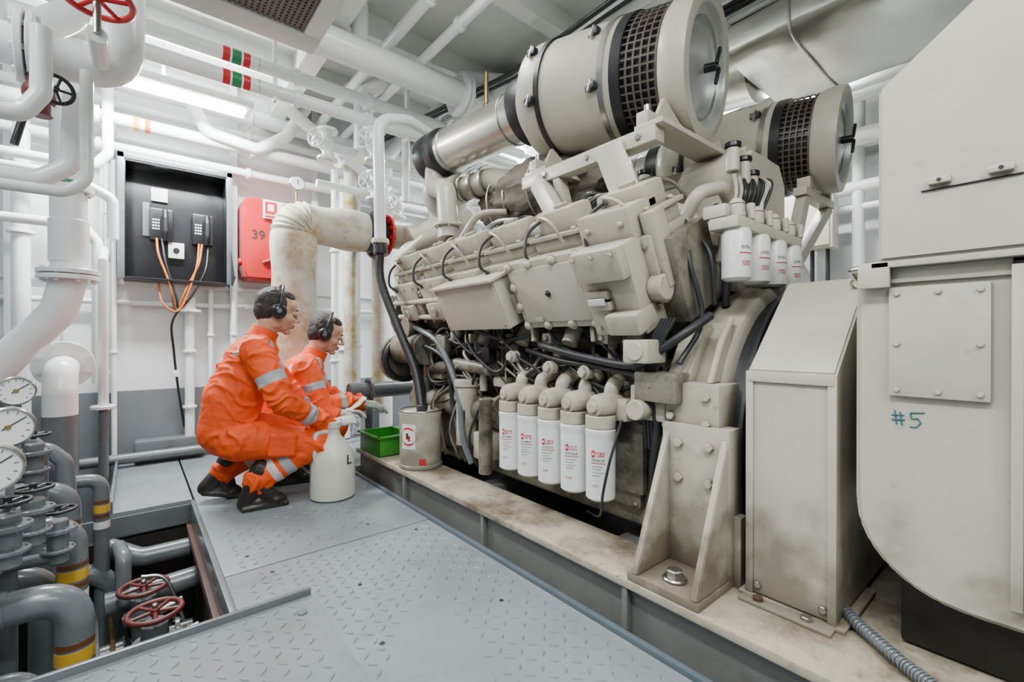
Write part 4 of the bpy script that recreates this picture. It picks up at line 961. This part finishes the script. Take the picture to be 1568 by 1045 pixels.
    hc=V(J['head']); MH=M0@Matrix.Translation(hc)@Matrix.Rotation(rad(headyaw),4,'Z')@Matrix.Rotation(rad(headpitch),4,'Y')
    RH=MH.to_3x3(); h=lambda x,y,z:MH@V((x,y,z))
    b=B('head',g)
    S=lambda x,y,z,r:b.sph(h(x,y,z),r,SKIN,RH)
    S(-.012,0,.032,(.098,.076,.100)); S(.040,0,-.025,(.050,.058,.078)); S(.030,0,-.062,(.060,.050,.048)); S(.072,0,-.098,(.022,.024,.018)); S(.045,0,.045,(.048,.062,.05))
    S(.084,0,.030,(.014,.048,.011))
    for sg in (1,-1):
        S(.058,sg*.036,-.028,(.030,.024,.028)); S(.084,sg*.032,.010,(.013,.016,.012)); S(.101,sg*.013,-.033,(.011,.009,.008)); S(-.008,sg*.078,-.004,(.022,.010,.032)); S(.0,sg*.048,-.06,(.04,.018,.035))
    cap(b,h(.090,0,.020),h(.117,0,-.024),.0080,.0130,SKIN,12); S(.094,0,-.057,(.013,.024,.007)); S(.091,0,-.070,(.013,.021,.007)); S(.083,0,-.063,(.015,.028,.014))
    cap(b,h(-.03,0,-.06),W(V(J['neck'])+V((-.0,0,-.03))),.056,.058,SKIN)
    ho=remesh(b,.0038,2)
    Mi=MH.inverted()
    def hf(c):
        q=Mi@c
        if q.x>.088 and abs(q.y)<.024 and -.077<q.z<-.053: return 1
        return 0
    setmats(ho,[SKIN,LIP],hf)
    b=B('eyes',g)
    for sg in (1,-1):
        b.sph(h(.0885,sg*.031,.009),.0115,EYEW,sub=2); b.sph(h(.0965,sg*.031,.007),.0055,EYEB,sub=2)
        cap(b,h(.098,sg*.018,.030),h(.086,sg*.050,.031),.0042,.0035,HAIR,8)
    b.done()
    b=B('hair',g)
    HS=lambda x,y,z,r:b.sph(h(x,y,z),r,HAIR,RH)
    HS(-.028,0,.042,(.096,.080,.092)); HS(-.052,0,.005,(.066,.075,.083)); HS(.020,0,.088,(.052,.060,.038)); HS(-.060,0,-.035,(.041,.055,.038))
    for sg in (1,-1): HS(.006,sg*.062,.03,(.026,.017,.048))
    o=remesh(b,.0045,2)
    for v in o.data.vertices:
        q=Mi@v.co; v.co=v.co+v.normal*(.004*noise.noise(V((q.x*40,q.y*90,q.z*40)))+.002*noise.noise(q*160))
    b=B('ear_defenders',g)
    for sg in (1,-1):
        d=RH@V((0,sg,0)); c=h(-.008,sg*.080,-.004)
        b.prof(c,d,[(0,.036),(.0,.040),(.018,.042),(.022,.038),(.024,.038),(.045,.034),(.052,.024),(.053,.0001)],BLACKP,28)
        b.prof(c+d*.0535,d,[(0,.012),(.002,.012),(.0021,.0001)],GREYP,20)
    b.tube([h(-.008,.125,.0),h(-.01,.118,.07),h(-.012,.075,.130),h(-.012,0,.150),h(-.012,-.075,.130),h(-.01,-.118,.07),h(-.008,-.125,.0)],.008,BLACKP,spl=True)
    b.done()
    for s_,sd in (('R',1),('L',-1)):
        wr=W(J['wr'+s_]); d=(R0@V(J['hd'+s_])).normalized(); z=V(J.get('bk'+s_,(0,0,1))); z=R0@z; yv=z.cross(d).normalized(); z=d.cross(yv).normalized()
        M=Matrix.Translation(wr+d*.04)@Matrix((d,yv,z)).transposed().to_4x4()
        hand(g,M,sd,J['curl'],'glove_'+s_)
    return g
J1=dict(lean=.30,pelvis=(-.125,0,.40),spine=(-.105,0,.57),chest=(-.025,0,.745),neck=(.035,0,.895),head=(.105,0,1.035),
 shR=(-.015,-.175,.825),elR=(.10,-.26,.56),wrR=(.35,-.14,.40),shL=(.0,.175,.825),elL=(.18,.2,.60),wrL=(.42,.06,.42),
 hipR=(-.10,-.09,.36),knR=(.27,-.15,.31),anR=(-.01,-.13,.14),hipL=(-.10,.09,.37),knL=(.24,.16,.37),anL=(-.15,.13,.15),
 heelR=(-.06,-.13,.0),toeR=(.12,-.14,.0),heelL=(-.23,.13,.04),toeL=(-.07,.13,.0),
 hdR=(.95,.15,.12),hdL=(.95,-.15,.10),bkR=(0,-.5,1),bkL=(0,.3,1),curl=.75)
worker('mechanic_worker',(.510,2.80),-6,J1,14,2)
J2=dict(lean=.5,pelvis=(-.27,0,.33),spine=(-.19,0,.47),chest=(-.06,0,.63),neck=(.03,0,.775),head=(.10,0,.912),
 shR=(-.03,-.17,.705),elR=(.05,-.25,.48),wrR=(.28,-.13,.47),shL=(-.02,.17,.705),elL=(.1,.22,.5),wrL=(.33,.08,.42),
 hipR=(-.24,-.09,.31),knR=(.14,-.17,.33),anR=(-.13,-.14,.13),hipL=(-.24,.09,.31),knL=(.14,.17,.33),anL=(-.15,.14,.14),
 heelR=(-.20,-.14,.0),toeR=(.0,-.15,.0),heelL=(-.2,.14,.0),toeL=(-.0,.14,.0),
 hdR=(.9,.1,-.2),hdL=(.95,-.1,-.1),bkR=(0,-.4,1),bkL=(0,.3,1),curl=.7)
worker('mechanic_worker',(.88,3.12),-14,J2,20,-4)
b=B('cleaning_cloth'); t=bmesh.new(); bmesh.ops.create_grid(t,x_segments=24,y_segments=14,size=1)
for v in t.verts:
    x,y=v.co.x,v.co.y; v.co=V((x*.08,y*.035,.012*noise.noise(V((x*3,y*3,0)))+.06*x*x*.3))
b.add(t,CLOTH,Matrix.Translation((1.05,2.79,.465))@Matrix.Rotation(rad(-30),4,'Y')); o=b.done(recalc=False)
sm=o.modifiers.new('thick','SOLIDIFY'); sm.thickness=.004
# ---------------------------------------------------------------- lights
def fixture(x,y,z,along='X',L=1.2,power=60,upl=.3):
    g=group('fluorescent_light'); b=B('luminaire',g)
    sx,sy=(L,.18) if along=='X' else (.18,L)
    b.bb((x-sx/2,y-sy/2,z),(x+sx/2,y+sy/2,z+.05),WHITE,.01)
    for o_ in (-.045,.045):
        if along=='X': b.cyl((x-L/2+.04,y+o_,z-.02),(x+L/2-.04,y+o_,z-.02),.015,LAMP)
        else: b.cyl((x+o_,y-L/2+.04,z-.02),(x+o_,y+L/2-.04,z-.02),.015,LAMP)
    b.beam((x,y,z+.05),(x,y,H),.02,.02,WHITE); b.done()
    for nm,zz,pw,rx in (('lamp',z-.05,power,0),('added_uplight',z+.07,power*upl,math.pi)):  # second lamp is an added uplight that brightens the ceiling
        l=bpy.data.lights.new(nm,'AREA'); l.shape='RECTANGLE'; l.size=sx; l.size_y=sy; l.energy=pw; l.color=(.97,.99,1)
        o=bpy.data.objects.new(nm,l); bpy.context.scene.collection.objects.link(o); o.location=(x,y,zz); o.rotation_euler=(rx,0,0); o.parent=g
fixture(.15,3.70,2.50,'X',1.0,125)
fixture(3.35,1.45,2.60,'Y',1.2,85)
fixture(.0,.30,2.70,'Y',1.2,56)  # unseen fitting added above the camera for front light
fixture(.55,-1.0,2.50,'X',1.2,42)  # unseen fitting added behind the camera as soft flash-like fill
fixture(-1.0,1.8,2.62,'Y',1.2,30)
fixture(2.9,3.3,2.58,'X',1.2,90)
fixture(1.0,1.9,2.74,'X',.6,14,.9)  # small unseen fitting added to lift the ceiling brightness
wd=bpy.data.worlds.new('world'); bpy.context.scene.world=wd; wd.use_nodes=True; wd.node_tree.nodes['Background'].inputs[0].default_value=(.8,.85,.9,1); wd.node_tree.nodes['Background'].inputs[1].default_value=.3
